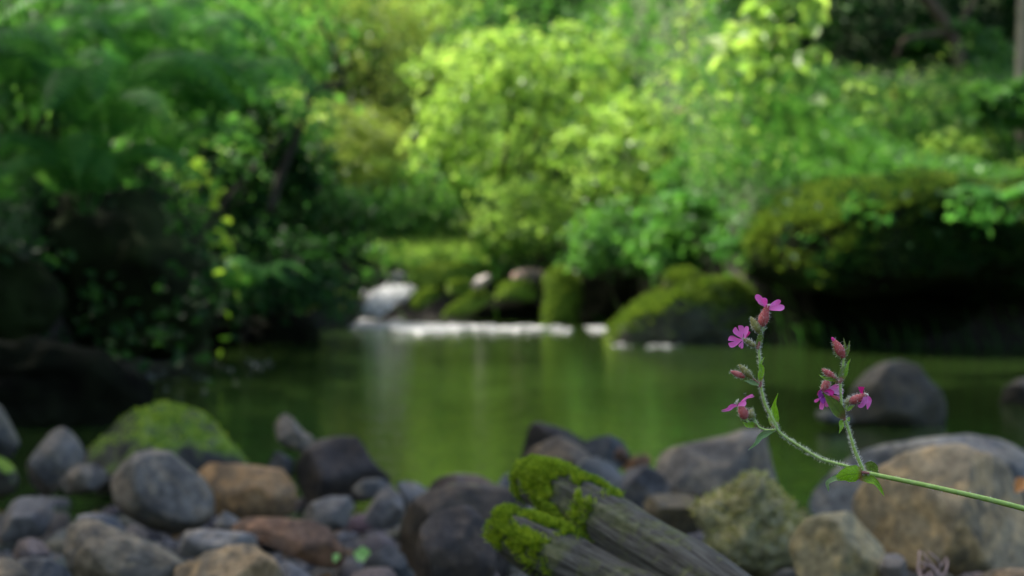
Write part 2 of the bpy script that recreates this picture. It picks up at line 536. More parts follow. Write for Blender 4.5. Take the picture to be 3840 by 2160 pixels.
def stone_geo(poly, D, thick=0.85, rough=0.05, square=0.8, tiltd=0.0, sub=5, seed=None, facets=6, flat=0.0):
    """solid stone whose outline seen from the path follows poly; its own depth, size and thickness"""
    seed = seed if seed is not None else random.uniform(0, 99)
    pts = np.array(poly, float)
    c = pts.mean(0)
    mi, ma = pts.min(0), pts.max(0)
    c = (c + (mi + ma) / 2) / 2
    rel = pts - c
    rel[:, 1] *= -1
    K = 180
    R = np.zeros(K)
    for k in range(K):
        a = 2 * math.pi * k / K
        d = np.array([math.cos(a), math.sin(a)])
        best = 0
        for i in range(len(rel)):
            p, q = rel[i], rel[(i + 1) % len(rel)]
            e = q - p
            det = d[0] * (-e[1]) + e[0] * d[1]
            if abs(det) < 1e-9: continue
            tt = (p[0] * (-e[1]) + e[0] * p[1]) / det
            uu = (d[0] * p[1] - d[1] * p[0]) / det
            if tt > 0 and -1e-6 <= uu <= 1 + 1e-6: best = max(best, tt)
        R[k] = best
    R = (np.roll(R, 2) + 2 * np.roll(R, 1) + 3 * R + 2 * np.roll(R, -1) + np.roll(R, -2)) / 9
    v, f = ico(sub)
    sc_ = D / FPX
    th = np.arctan2(v[:, 2], v[:, 0])
    m = np.sqrt(v[:, 0] ** 2 + v[:, 2] ** 2)
    kk = (th / (2 * math.pi) * K) % K
    k0 = np.floor(kk).astype(int) % K
    fr = kk - np.floor(kk)
    rr = (R[k0] * (1 - fr) + R[(k0 + 1) % K] * fr) * sc_
    mean = R.mean() * sc_
    m2 = m ** square
    w2 = np.sign(v[:, 1]) * np.abs(v[:, 1]) ** square
    u = np.cos(th) * rr * m2
    h = np.sin(th) * rr * m2
    dd = w2 * mean * thick
    h = h + dd * tiltd
    C = np.array(P(c[0], c[1], D))
    out = C + np.outer(u, np.array(RIGHT)) + np.outer(h, np.array(UP)) + np.outer(dd, np.array(FWD))
    # a few worn flat faces
    rs = random.Random(seed)
    rad = np.sqrt(((out - C) ** 2).sum(1))
    if flat:
        dv = np.array([0.0, -0.42, 0.91]); pr_ = (out - C) @ dv
        ex_ = np.clip(pr_ - pr_.max() * flat, 0, None)
        # worn flat top: the stone keeps its outline, the near shoulder is planed down
        out = out - np.outer(ex_, np.array([0.0, 1.0, 0.0])) * -0.0 - np.outer(ex_ * np.clip(-(out - C)[:, 1] / (rad + 1e-9) + 0.35, 0, 1), dv)
    for _ in range(facets):
        dv = np.array([rs.uniform(-1, 1), -rs.uniform(0.25, 1.0), rs.uniform(-0.3, 1.0)])
        dv /= np.linalg.norm(dv)
        pr_ = (out - C) @ dv
        lim = pr_.max() * rs.uniform(0.60, 0.88)
        ex_ = np.clip(pr_ - lim, 0, None)
        out = out - np.outer(ex_ * 0.85, dv)
    # rough surface
    for i in range(len(out)):
        n = v[i]
        q = (out[i] - C) / mean
        disp = (fbm(q, 0.9, seed, 4) + 0.35 * fbm(q, 4.0, seed + 9, 3)) * rough * mean
        out[i] += np.array([n[0], n[1], n[2]]) * disp
    return out, f


def stone(label, poly, D, color, moss=0.0, thick=0.85, rough=0.06, square=0.8, tiltd=0.0, name='stone', cat='stone', group=None, sub=5, seed=None):
    flat = 0.55 if any(q in label for q in ('slab', 'flat ', 'flat-', 'wedge shaped', 'flat topped')) else 0.0
    V, F = stone_geo(poly, D, thick, rough, square, tiltd, sub, seed, 3 if 'smooth' in label else 7, flat)
    o = mesh_obj(name, V, F, M_STONE)
    o.color = (color[0] * 0.72, color[1] * 0.66, color[2] * 0.56, 1)
    o['moss'] = float(moss)
    tag(o, label, cat, group)
    return o


GREY = (0.155, 0.155, 0.153); BLUE = (0.115, 0.128, 0.145); DARK = (0.035, 0.035, 0.036); TAN = (0.30, 0.205, 0.105)
WARM = (0.24, 0.215, 0.185); RED = (0.22, 0.135, 0.09); PALE = (0.27, 0.275, 0.285); DBLUE = (0.055, 0.065, 0.08)
A = lambda *p: [zoomA(q) for q in p]
B = lambda *p: [zoomB(q) for q in p]
C = lambda *p: [zoomC(q) for q in p]
E = lambda *p: [zoomE(q) for q in p]
G = lambda *p: [zoomG(q) for q in p]

stone('big round smooth grey stone in front of the mossy boulder', A((735,640),(780,540),(900,460),(1030,436),(1150,460),(1240,540),(1370,650),(1430,750),(1440,880),(1370,960),(1200,1010),(1020,980),(850,880),(770,780)), 3.5, (0.17,0.17,0.165), 0, 0.95, 0.03, 0.9)
stone('upright pointed grey stone left of the mossy boulder', A((120,690),(190,520),(270,400),(340,310),(400,276),(470,310),(540,410),(560,520),(470,600),(420,680),(360,740),(230,770)), 4.2, (0.14,0.145,0.15), 0, 0.7, 0.06, 0.75)
stone('tall grey stone cut by the left edge of the photo', A((-160,60),(-60,100),(0,160),(60,270),(130,400),(80,500),(-160,520)), 4.6, (0.14,0.15,0.155), 0.0, 0.8, 0.05)
stone('round moss covered stone at the left edge', A((-140,500),(-60,480),(20,495),(90,560),(125,650),(90,730),(0,770),(-120,760)), 4.0, (0.07,0.07,0.05), 0.5, 0.9, 0.05, 0.9)
stone('small rounded grey stone left of the big round stone', A((370,690),(440,590),(520,540),(620,530),(700,580),(715,640),(640,720),(450,740)), 3.95, GREY, 0, 0.9, 0.05)
stone('angular flat topped grey stone at the left', A((-20,920),(60,810),(130,760),(260,740),(350,780),(355,880),(300,1010),(150,1090),(0,1070),(-30,980)), 3.2, (0.16,0.16,0.17), 0, 0.8, 0.06, 0.62)
stone('dull bluish stone behind the foreground slab', A((500,890),(560,870),(680,872),(790,890),(860,960),(860,1030),(760,1060),(560,1000)), 2.95, (0.15,0.165,0.20), 0, 0.7, 0.04)
stone('grey foreground slab slanting down to the right, speckled', A((330,900),(430,868),(560,885),(760,960),(900,1030),(1040,1090),(1150,1150),(1260,1230),(1300,1500),(700,1560),(500,1330),(400,1140),(345,1040)), 2.45, (0.17,0.165,0.145), 0, 0.6, 0.07, 0.7)
stone('lumpy tan foreground stone right of the speckled slab', A((1130,1230),(1300,1190),(1400,1120),(1500,1080),(1620,1075),(1740,1120),(1850,1215),(1900,1320),(1850,1520),(1200,1550)), 2.4, (0.30,0.245,0.16), 0.0, 0.8, 0.09, 0.8)
stone('small purple grey stone at the lower left', A((90,1150),(120,1060),(210,1028),(300,1070),(335,1130),(290,1220),(130,1230)), 2.9, (0.19,0.165,0.18), 0, 0.9, 0.06)
stone('blue grey stone at the bottom edge, far left', A((80,1190),(200,1165),(330,1168),(430,1240),(490,1330),(350,1480),(80,1450)), 2.6, BLUE, 0, 0.8, 0.05)
stone('tan stone in the bottom left corner', A((-160,1200),(-60,1172),(30,1168),(140,1220),(210,1320),(200,1450),(-150,1480)), 2.45, (0.28,0.25,0.19), 0, 0.8, 0.05)
stone('long flat pale grey stone under the big round stone', A((1140,1060),(1185,992),(1330,975),(1560,990),(1710,1010),(1775,1060),(1710,1120),(1440,1170),(1200,1150)), 2.95, PALE, 0, 0.6, 0.04, 0.75)
stone('flat tan sandstone slab right of the big round stone', A((1200,560),(1300,525),(1500,545),(1760,565),(1930,585),(1975,640),(2050,682),(2005,740),(1990,830),(1960,880),(1830,900),(1650,915),(1500,900),(1380,820),(1250,700)), 3.95, TAN, 0, 0.45, 0.05, 0.6, 0.25)
stone('long reddish brown slab pointing down to the right', A((1400,955),(1600,900),(1850,902),(2080,925),(2220,980),(2300,1090),(2370,1160),(2400,1235),(2260,1250),(2100,1200),(1950,1140),(1800,1060),(1600,985)), 3.0, RED, 0, 0.5, 0.05, 0.65, 0.2)
stone('black flat topped boulder at the water edge', A((1950,600),(2010,460),(2120,385),(2250,350),(2390,358),(2450,430),(2520,540),(2620,650),(2580,740),(2400,800),(2100,800),(1990,720)), 4.5, (0.04,0.035,0.033), 0.0, 0.8, 0.06, 0.68)
stone('pale stone leaning out over the pool by the black boulder', A((1795,260),(1840,192),(1900,186),(1965,230),(2050,330),(2170,375),(2140,440),(2040,470),(1900,410),(1810,350)), 4.65, (0.22,0.205,0.19), 0, 0.6, 0.06, 0.8)
stone('small dark stone under the pale leaning stone', A((1780,580),(1850,440),(1900,470),(1970,520),(1960,620),(1850,640)), 4.5, DBLUE, 0, 0.8, 0.06)
stone('grey stone between sandstone slab and blue grey cobbles', A((2000,900),(2080,800),(2200,758),(2340,748),(2375,820),(2340,940),(2220,1000),(2060,980)), 3.5, (0.14,0.15,0.165), 0, 0.8, 0.06, 0.7)
stone('small grey stone at the bottom below the reddish slab', A((1840,1225),(1920,1190),(2010,1230),(2120,1330),(2060,1450),(1860,1420)), 2.5, (0.17,0.18,0.20), 0, 0.8, 0.05)
stone('little blue wedge stone under the sandstone slab', A((1420,940),(1475,835),(1560,880),(1640,940),(1540,990)), 3.1, (0.19,0.20,0.22), 0, 0.8, 0.06, sub=4)
stone('blue grey cobble beside the black boulder', B((740,710),(830,640),(950,633),(1030,680),(990,760),(820,780)), 4.2, BLUE, 0, 0.9, 0.04)
stone('pale bluish cobble with a reddish patch, left one', B((815,870),(900,740),(1000,675),(1090,760),(1110,900),(1020,985),(880,960)), 3.6, (0.19,0.20,0.225), 0, 0.8, 0.05, 0.7)
stone('pale bluish cobble behind, right one', B((1040,670),(1120,648),(1210,665),(1280,730),(1220,830),(1100,860)), 3.85, (0.18,0.20,0.23), 0, 0.8, 0.05)
stone('large dark brown boulder with moss streaks in the centre', B((1010,1180),(1060,960),(1120,840),(1250,740),(1400,690),(1540,675),(1700,685),(1880,715),(1970,790),(2070,930),(2120,1400),(1750,1500),(1200,1500),(1000,1400)), 3.0, (0.062,0.055,0.048), 0.14, 0.7, 0.07, 0.85, name='boulder', cat='boulder')
stone('dark rounded stone in front of the dark brown boulder', B((1190,1150),(1215,970),(1280,880),(1400,840),(1540,815),(1640,900),(1720,1100),(1700,1450),(1300,1500),(1180,1400)), 2.35, (0.055,0.050,0.048), 0.06, 0.6, 0.06, 0.85, name='boulder', cat='boulder')
stone('low brown stone behind the dark boulder by the pool', B((1180,700),(1300,632),(1450,598),(1600,615),(1750,690),(1740,780),(1300,800)), 4.2, (0.12,0.10,0.10), 0, 0.7, 0.04)
stone('small blue stone touching the mossy log end', B((1700,710),(1760,620),(1820,585),(1880,680),(1880,780),(1740,780)), 3.9, (0.16,0.19,0.24), 0, 0.7, 0.05, sub=4)
stone('dark slate stone at the bottom left of the centre', B((840,1170),(920,1110),(1010,1080),(1100,1150),(1160,1300),(1000,1450),(800,1420)), 2.7, (0.06,0.07,0.08), 0, 0.8, 0.06)
stone('black wedge stone standing in the pool behind the log', B((1865,560),(1880,500),(1910,370),(1935,285),(1985,250),(2080,275),(2200,315),(2340,400),(2400,560),(2100,620)), 4.75, (0.035,0.033,0.033), 0, 0.7, 0.03, 0.65)
stone('brownish stone in front of the black wedge', B((1880,600),(1890,515),(1960,430),(2060,370),(2150,348),(2230,395),(2330,450),(2400,560),(2300,680),(2000,700)), 4.2, (0.17,0.145,0.115), 0, 0.8, 0.06, 0.8)
stone('blue slate stone to the right above the mossy log', C((180,540),(220,430),(270,390),(340,385),(430,410),(480,500),(500,600),(380,680),(220,640)), 3.9, (0.115,0.135,0.155), 0, 0.8, 0.05, 0.8)
stone('dark blue rounded stone at the water edge', C((250,320),(310,285),(400,268),(470,298),(515,380),(500,440),(420,450),(290,420)), 4.7, (0.06,0.075,0.095), 0, 0.8, 0.04, 0.85)
stone('small brown stone below the dark blue one', C((420,385),(450,330),(490,338),(515,390),(480,425)), 4.55, (0.13,0.08,0.055), 0, 0.8, 0.04, sub=4)
stone('small orange brown stone at the water edge', C((460,440),(520,382),(600,368),(645,405),(610,460),(500,480)), 4.55, (0.28,0.165,0.085), 0, 0.8, 0.05, sub=4)
stone('rounded dark grey stone left of the big wedge', C((420,520),(480,450),(590,428),(680,468),(730,540),(700,640),(560,680),(440,640)), 3.9, (0.12,0.125,0.14), 0, 0.85, 0.06)
stone('big grey wedge shaped boulder cut off square at its right', C((640,480),(655,390),(720,338),(850,310),(1000,280),(1120,233),(1215,236),(1262,265),(1285,400),(1315,560),(1180,640),(900,640),(700,600)), 4.35, (0.19,0.185,0.17), 0.0, 0.7, 0.05, 0.6, name='boulder', cat='boulder')
stone('low moss tinged brown stone above the log', C((570,640),(600,590),(700,568),(840,578),(880,680),(870,780),(760,800),(640,720)), 3.2, (0.12,0.11,0.075), 0.15, 0.7, 0.08)
stone('faceted yellowish stone left of the large tan boulder', C((1340,850),(1420,740),(1520,698),(1680,690),(1760,780),(1835,870),(1870,980),(1820,1120),(1500,1160),(1370,1000)), 2.5, (0.30,0.285,0.17), 0.03, 0.7, 0.09, 0.6, 0.2)
stone('small grey stone beneath the large tan boulder', C((1815,970),(1860,885),(1920,880),(1965,940),(1970,1040),(1850,1080)), 2.45, (0.15,0.155,0.165), 0, 0.8, 0.06)
stone('large rounded tan boulder at the right', C((1630,690),(1660,590),(1740,505),(1840,430),(1950,368),(2100,333),(2250,328),(2400,378),(2560,440),(2700,600),(2760,820),(2650,1040),(2200,1060),(1950,960),(1750,780)), 3.0, (0.42,0.36,0.235), 0.03, 0.75, 0.05, 0.9, name='boulder', cat='boulder')
stone('broad blue grey boulder behind the tan boulder', C((1390,590),(1500,470),(1600,400),(1700,350),(1900,308),(2150,272),(2300,262),(2450,285),(2650,340),(2850,450),(2800,620),(1900,660),(1600,700),(1440,680)), 3.95, (0.19,0.21,0.225), 0, 0.6, 0.04, 0.85, name='boulder', cat='boulder')
stone('tan stone at the very bottom right corner', C((2280,1000),(2400,982),(2560,970),(2750,985),(2800,1150),(2300,1180)), 2.2, (0.24,0.20,0.14), 0, 0.6, 0.06)
stone('domed boulder standing in the pool at the right', G((1280,1290),(1285,1210),(1312,1120),(1390,1040),(1480,990),(1570,984),(1640,1018),(1695,1100),(1745,1140),(1825,1210),(1865,1300),(1700,1350),(1400,1350)), 6.5, (0.045,0.048,0.036), 0.02, 0.8, 0.05, 0.9, name='boulder', cat='boulder')
stone('low wet stone at the foot of the domed boulder', G((1090,1262),(1130,1236),(1220,1232),(1290,1250),(1330,1290),(1200,1310)), 6.35, (0.09,0.11,0.11), 0, 0.8, 0.03)
stone('dark rock in the pool at the right edge', G((2040,1200),(2070,1120),(2140,1080),(2240,1070),(2320,1150),(2330,1260),(2100,1270)), 7.2, (0.03,0.03,0.025), 0.02, 0.8, 0.05)

# small cobbles between the named stones (copies of four shapes)
protos = []
for k in range(4):
    v, f = ico(3)
    q = v * np.array([1.0, 0.8, 0.62])
    q = np.array([p + n * fbm(p, 1.1, 20 + k * 7, 3) * 0.16 for p, n in zip(q, v)])
    protos.append((q, f))
cob_me = []
for q, f in protos:
    me = bpy.data.meshes.new('cobble')
    me.from_pydata(q.tolist(), [], f.tolist())
    me.polygons.foreach_set('use_smooth', np.full(len(me.polygons), True, dtype=bool))
    me.materials.append(M_STONE)
    cob_me.append(me)
placed = []
cols = [GREY, BLUE, (0.10, 0.105, 0.115), (0.20, 0.17, 0.15), (0.13, 0.13, 0.13), (0.17, 0.16, 0.175)]
tries = 0
while len(placed) < 230 and tries < 9000:
    tries += 1
    y = random.uniform(2.0, 4.9)
    x = random.uniform(-0.33, 0.33) * y
    r = random.uniform(0.018, 0.05) * (0.7 + 0.12 * y)
    if any((x - a) ** 2 + (y - b) ** 2 < (0.75 * (r + c)) ** 2 for a, b, c in placed): continue
    placed.append((x, y, r))
    o = bpy.data.objects.new('cobble', random.choice(cob_me))
    COL.objects.link(o)
    o.location = (x, y, float(terrain(x, y)) + r * 0.32)
    o.scale = (r * random.uniform(0.85, 1.3), r * random.uniform(0.8, 1.2), r * random.uniform(0.8, 1.2))
    o.rotation_euler = (random.uniform(-.4, .4), random.uniform(-.4, .4), random.uniform(0, 6.28))
    c = random.choice(cols)
    o.color = (*[q * k_ * random.uniform(0.66, 0.95) for q, k_ in zip(c, (.9, .85, .75))], 1)
    o['moss'] = 0.12 if random.random() < 0.1 else 0.0
    hue = 'bluish' if c[2] > c[0] * 1.05 else ('brownish' if c[0] > c[2] * 1.1 else 'grey')
    side = ('at the far left', 'left of centre', 'in the middle', 'right of centre', 'at the far right')[min(4, max(0, int((x / y + 0.3) / 0.12)))]
    row = 'near the waterline' if y > 4.1 else ('halfway up the shore' if y > 3.0 else 'low in the foreground')
    sz_ = 'tiny' if r < 0.035 else 'small'
    tag(o, f'{sz_} {hue} cobble {side} of the shore, {row}', 'cobble', 'small cobbles on the shore')

# gravel in the gaps
n = 5200
gy = RNG.uniform(1.9, 5.0, n); gx = RNG.uniform(-0.36, 0.36, n) * gy
gr = RNG.uniform(0.004, 0.011, n) * (0.6 + 0.2 * gy)
v, f = ico(1)
Vg = (v[None] * gr[:, None, None] * np.array([1.1, 0.9, 0.7])) * RNG.uniform(0.75, 1.25, (n, len(v), 1)) + np.stack([gx, gy, terrain(gx, gy) + gr * 0.2], 1)[:, None]
Fg = (f[None] + (np.arange(n) * len(v))[:, None, None]).reshape(-1, 3)
o = mesh_obj('gravel', Vg.reshape(-1, 3), Fg, M_STONE, smooth=True)
o.color = (0.11, 0.11, 0.115, 1); o['moss'] = 0.0
tag(o, 'dark wet gravel between the shore stones', 'gravel', kind='stuff')

# ------------------------------------------------------------------ foliage builders
def leaf_mesh(pos, nrm, size, aspect=0.5, fold=0.18, droop=0.12, seed=None):
    """pos Nx3, nrm Nx3 (leaf normals), size N -> verts, quads"""
    n = len(pos)
    nrm = nrm / (np.linalg.norm(nrm, axis=1, keepdims=True) + 1e-9)
    rv = RNG.normal(size=(n, 3))
    t = rv - nrm * (rv * nrm).sum(1, keepdims=True)
    t /= np.linalg.norm(t, axis=1, keepdims=True) + 1e-9
    b = np.cross(nrm, t)
    s = size[:, None]
    asp = aspect * RNG.uniform(0.8, 1.2, (n, 1))
    base = pos - t * s * 0.5
    tip = pos + t * s * 0.5 - nrm * s * droop
    up = nrm * s * fold
    p1 = pos - t * s * 0.18 + b * s * asp * 0.5 + up
    p2 = pos + t * s * 0.20 + b * s * asp * 0.40 + up * 0.6
    q1 = pos - t * s * 0.18 - b * s * asp * 0.5 + up
    q2 = pos + t * s * 0.20 - b * s * asp * 0.40 + up * 0.6
    V = np.stack([base, p1, p2, tip, q2, q1], 1).reshape(-1, 3)
    o = (np.arange(n) * 6)[:, None]
    F = np.concatenate([o + np.array([0, 1, 2, 3]), o + np.array([0, 3, 4, 5])], 0)
    return V, F


def clumped(center, radii, nclump, per, sigma, shell=0.55):
    """leaf positions in clumps spread through an ellipsoid, outward-biased"""
    d = RNG.normal(size=(nclump, 3)); d /= np.linalg.norm(d, axis=1, keepdims=True)
    r = RNG.uniform(shell, 1.0, (nclump, 1)) ** 0.7
    cc = d * r * (1 + 0.16 * RNG.normal(size=(nclump, 1)))
    off = RNG.normal(size=(nclump, per, 3)) * sigma
    p = cc[:, None] + off
    nr = p * 0.6 + RNG.normal(size=p.shape) * 0.5 + np.array([0, 0, 0.75])
    p = p.reshape(-1, 3) * np.array(radii) + np.array(center)
    return p, nr.reshape(-1, 3), cc * np.array(radii) + np.array(center)


def bush(name, label, cat, px, py, D, rx, rz, mat, leaf=0.05, nclump=60, per=45, sigma=0.16, stems=6, bark=None, ry=None, group=None, aspect=0.5, z=None, shell=0.55):
    """a shrub: foliage crown + stems down to the ground"""
    c = np.array(P(px, py, D))
    ry = ry or rx * 0.8
    pos, nr, cc = clumped(c, (rx, ry, rz), nclump, per, sigma, shell)
    g = terrain(pos[:, 0], pos[:, 1])
    keep = pos[:, 2] > g + 0.02
    pos, nr = pos[keep], nr[keep]
    size = leaf * RNG.uniform(0.6, 1.35, len(pos))
    V, F = leaf_mesh(pos, nr, size, aspect)
    gz = float(terrain(c[0], c[1]))
    root = empty(name, (c[0], c[1], min(gz, c[2] - rz * 0.6)))
    tag(root, label, cat, group)
    mesh_obj('foliage', V, F, mat, root, smooth=False)
    base = np.array([c[0], c[1], gz - 0.05])
    if name == 'ledge_plant': base = c + np.array([0, 0.25, -0.04])
    if name == 'seedling': base = c + np.array([-0.06, 0.35, -rz * 0.9])
    for k in range(stems):
        q = cc[random.randrange(len(cc))]
        if q[2] < gz + 0.1 and name not in ('ledge_plant', 'seedling'): q = c + np.array([random.uniform(-.4, .4) * rx, random.uniform(-.4, .4) * ry, rz * 0.5])
        b0 = base + np.array([random.uniform(-.15, .15) * rx, random.uniform(-.15, .15) * ry, 0])
        mid = (b0 + q) / 2 + np.array([random.uniform(-.1, .1) * rx, random.uniform(-.1, .1) * ry, 0.1 * rz])
        pth = catmull([b0, mid, q], 7)
        L = np.linalg.norm(q - b0)
        v, f = tube(pth, [max(0.002, (0.006 if name in ('weed', 'seedling', 'ledge_plant') else 0.016) * L * (1 - 0.8 * i / 6)) for i in range(7)], 5)
        mesh_obj('stem', v, f, bark or M_BARK, root)
    return root


def undergrowth(name, label, cond, n, mat, leaf, hmax, xr, yr, dens=None, aspect=0.55, up=0.9):
    x = RNG.uniform(xr[0], xr[1], n); y = RNG.uniform(yr[0], yr[1], n)
    s = np.maximum(xl(y) - x, y - yb(x))
    k = (s > 0.12) & cond(x, y, s) & (np.abs(x) < 0.42 * y + 1.2)
    if dens is not None: k &= RNG.uniform(0, 1, n) < dens(x, y)
    x, y = x[k], y[k]
    h = hmax * (0.35 + 0.65 * np.clip(0.5 + 0.9 * wav(x * 2.3 + 4, y * 2.3), 0, 1)) * RNG.uniform(0, 1, len(x)) ** 0.7
    pos = np.stack([x, y, terrain(x, y) + h], 1)
    nr = RNG.normal(size=pos.shape) * 0.6 + np.array([0, -0.35, up])
    size = leaf * RNG.uniform(0.6, 1.4, len(x)) * np.clip(y / 14, 0.8, 1.6)
    V, F = leaf_mesh(pos, nr, size, aspect)
    o = mesh_obj(name, V, F, mat, smooth=False)
    return tag(o, label, 'undergrowth', kind='stuff')


# ------------------------------------------------------------------ hillside ground cover
undergrowth('undergrowth', 'leafy green undergrowth covering the far slope', lambda x, y, s: (y > 9) & ~((x > 2.3) & (x < 4.6) & (y > 13.7) & (y < 18.5)), 190000, M_MID, 0.062, 0.34, (-8, 9), (9, 24))
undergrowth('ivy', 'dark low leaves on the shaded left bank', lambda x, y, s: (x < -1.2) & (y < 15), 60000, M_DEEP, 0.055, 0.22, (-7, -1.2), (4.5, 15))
undergrowth('tall_herbs', 'taller yellowish herbs scattered on the far slope', lambda x, y, s: (s > 0.4) & ~((x > 2.2) & (y > 13.6)), 60000, M_YEL, 0.05, 0.62, (-3, 6), (10.5, 20), dens=lambda x, y: np.clip(wav(x * 1.9, y * 1.9 + 3) * 1.6 + 0.1, 0, 1))

# grass on the slope above the right ledge
def grass(name, label, cx, cy, rx, ry, n, L, mat, wdt=0.007, lean=(0, 0), zoff=0.0, cat='grass'):
    x = RNG.normal(cx, rx, n); y = RNG.normal(cy, ry, n)
    z = terrain(x, y) + zoff
    ang = RNG.uniform(0, 2 * math.pi, n)
    l = L * RNG.uniform(0.5, 1.2, n)
    ln = np.stack([np.cos(ang) * 0.35 + lean[0], np.sin(ang) * 0.35 + lean[1], np.zeros(n)], 1)
    b = np.stack([x, y, z], 1)
    sd = np.stack([-np.sin(ang), np.cos(ang), np.zeros(n)], 1) * wdt * 0.5
    m = b + np.array([0, 0, 1]) * l[:, None] * 0.55 + ln * l[:, None] * 0.3
    tp = b + np.array([0, 0, 1]) * l[:, None] * 0.78 + ln * l[:, None] * 1.0
    V = np.stack([b - sd, b + sd, m + sd, m - sd, tp + sd * .2, tp - sd * .2], 1).reshape(-1, 3)
    o = (np.arange(n) * 6)[:, None]
    F = np.concatenate([o + np.array([0, 1, 2, 3]), o + np.array([3, 2, 4, 5])], 0)
    return tag(mesh_obj(name, V, F, mat, smooth=False), label, cat, kind='stuff')

grass('grass', 'long grass on the slope above the mossy ledge', 3.0, 12.2, 1.2, 0.8, 10000, 0.27, M_GRASS, 0.009, (-0.5, -0.3))
grass('bank_grass', 'bright short grass on top of the small cascade rocks', -0.58, 14.25, 0.24, 0.12, 3600, 0.15, M_YEL, 0.007, (0, -0.1), 0.02)

# ------------------------------------------------------------------ shrubs on the far slope
bush('shrub', 'tall sunlit yellow green shrub in the centre, the brightest one', 'shrub', 1880, 430, 14.6, 0.85, 0.72, M_YEL, 0.078, 75, 40, 0.095, 9)
bush('shrub', 'sunlit crown of pale leaves, upper middle of the central shrub group', 'shrub', 2080, 260, 15.2, 0.72, 0.34, M_YEL, 0.078, 42, 34, 0.11, 5)
bush('shrub', 'low spreading part sunlit shrub just right of the central one', 'shrub', 2420, 600, 13.6, 0.75, 0.42, M_YEL, 0.072, 55, 36, 0.11, 6)
bush('shrub', 'hazy olive shrub left of the central shrub', 'shrub', 1390, 260, 16.5, 0.75, 0.85, M_OLIVE, 0.05, 110, 50, 0.14, 7)
bush('shrub', 'pale lime shrub below the olive one', 'shrub', 1280, 600, 15.0, 0.62, 0.5, M_OLIVE, 0.05, 90, 45, 0.15, 6)
bush('shrub', 'shrub of small mid green leaves under the central shrub', 'shrub', 2050, 800, 13.9, 0.55, 0.34, M_YEL, 0.045, 60, 40, 0.17, 4)
bush('shrub', 'dense dark green shrub at the left bend of the stream', 'shrub', 1130, 820, 13.2, 0.5, 0.36, M_DEEP, 0.055, 70, 45, 0.16, 4)
bush('shrub', 'mid green shrub above the cascade', 'shrub', 1530, 790, 14.7, 0.50, 0.30, M_MID, 0.05, 60, 45, 0.17, 4)
bush('shrub', 'dark green shrub hanging over the dark hollow', 'shrub', 2380, 900, 12.9, 0.5, 0.26, M_MID, 0.06, 60, 45, 0.16, 4)
bush('shrub', 'broad leaved green shrub left of the mossy ledge', 'shrub', 2640, 880, 12.1, 0.42, 0.30, M_MID, 0.085, 50, 26, 0.18, 4)
bush('shrub', 'mid green shrub high on the slope, top middle', 'shrub', 2000, 20, 19.5, 1.3, 0.6, M_MID, 0.07, 100, 45, 0.15, 5)
bush('shrub', 'mid green shrub high on the slope, top left of the olive one', 'shrub', 960, 60, 17.5, 1.1, 0.7, M_MID, 0.065, 110, 45, 0.15, 5)
bush('shrub', 'leafy green shrub above the long grass at the right', 'shrub', 3050, 420, 14.0, 0.75, 0.35, M_MID, 0.055, 80, 45, 0.16, 5)
bush('shrub', 'green shrub at the right edge above the ledge', 'shrub', 3640, 480, 13.2, 0.5, 0.3, M_MID, 0.055, 80, 45, 0.16, 5)
bush('shrub', 'dark shrub at the top right behind the hanging branch', 'shrub', 3300, 130, 15.6, 0.8, 0.75, M_DEEP, 0.075, 110, 40, 0.16, 5)
bush('shrub', 'second dark shrub at the top right, by the pale trunk', 'shrub', 3700, 60, 16.0, 0.6, 0.8, M_DEEP, 0.075, 90, 40, 0.16, 5)
bush('shrub', 'dark green tall shrub between the central shrubs and the hollow', 'shrub', 2680, 200, 15.6, 0.55, 0.7, M_DEEP, 0.075, 90, 40, 0.16, 5)
bush('shrub', 'dark green bush over the left bank behind the ferns', 'shrub', 560, 260, 10.2, 0.95, 0.6, M_MID, 0.085, 50, 24, 0.12, 6)
bush('shrub', 'green bush at the top left corner', 'shrub', 120, 60, 9.6, 0.8, 0.5, M_MID, 0.085, 80, 26, 0.16, 5)
bush('shrub', 'dark bush right of the ferns on the left bank', 'shrub', 940, 620, 10.9, 0.42, 0.5, M_DEEP, 0.08, 60, 26, 0.16, 5)
bush('shrub', 'lower dark bush dipping to the water on the left bank', 'shrub', 1000, 1030, 11.4, 0.42, 0.30, M_DEEP, 0.06, 60, 45, 0.16, 4)

for k, (px, py, D, lab) in enumerate(((2900, 560, 12.6, 'tall leafy weed above the left end of the ledge'), (3120, 600, 12.3, 'weed with broad leaves over the middle of the ledge'), (3380, 560, 12.6, 'weed rising from the grass above the ledge, right of middle'),
        (3600, 600, 12.0, 'leafy weed on the ledge near the right edge'), (2740, 640, 12.6, 'dense weed where the slope meets the ledge'), (3230, 470, 13.2, 'weed at the top of the grass under the dark gap'), (2560, 720, 12.8, 'weed below the right spreading shrub'))):
    bush('weed', lab, 'plant', px, py, D, 0.22, 0.24, (M_MID, M_YEL)[k % 2], 0.07, 24, 12, 0.25, 4)

for px, py, D, rx, lab in ((3800, 380, 12.1, .3, 'leafy bush at the foot of the pale trunk'), (3560, 200, 14.9, .4, 'green bush half hiding the bare limbed tree'), (3150, 420, 14.6, .5, 'low green bush in front of the dark gap, left part'), (3480, 400, 14.4, .5, 'low green bush in front of the dark gap, right part'), (3680, 250, 14.8, .45, 'green bush climbing beside the pale trunk'),
        (2850, 400, 14.0, .5, 'green bush under the large leaved branch'), (3320, 520, 13.2, .45, 'bushy green plant behind the ledge weeds')):
    bush('shrub', lab, 'shrub', px, py, D, rx, rx * .55, M_MID, 0.075, 46, 28, 0.15, 4)

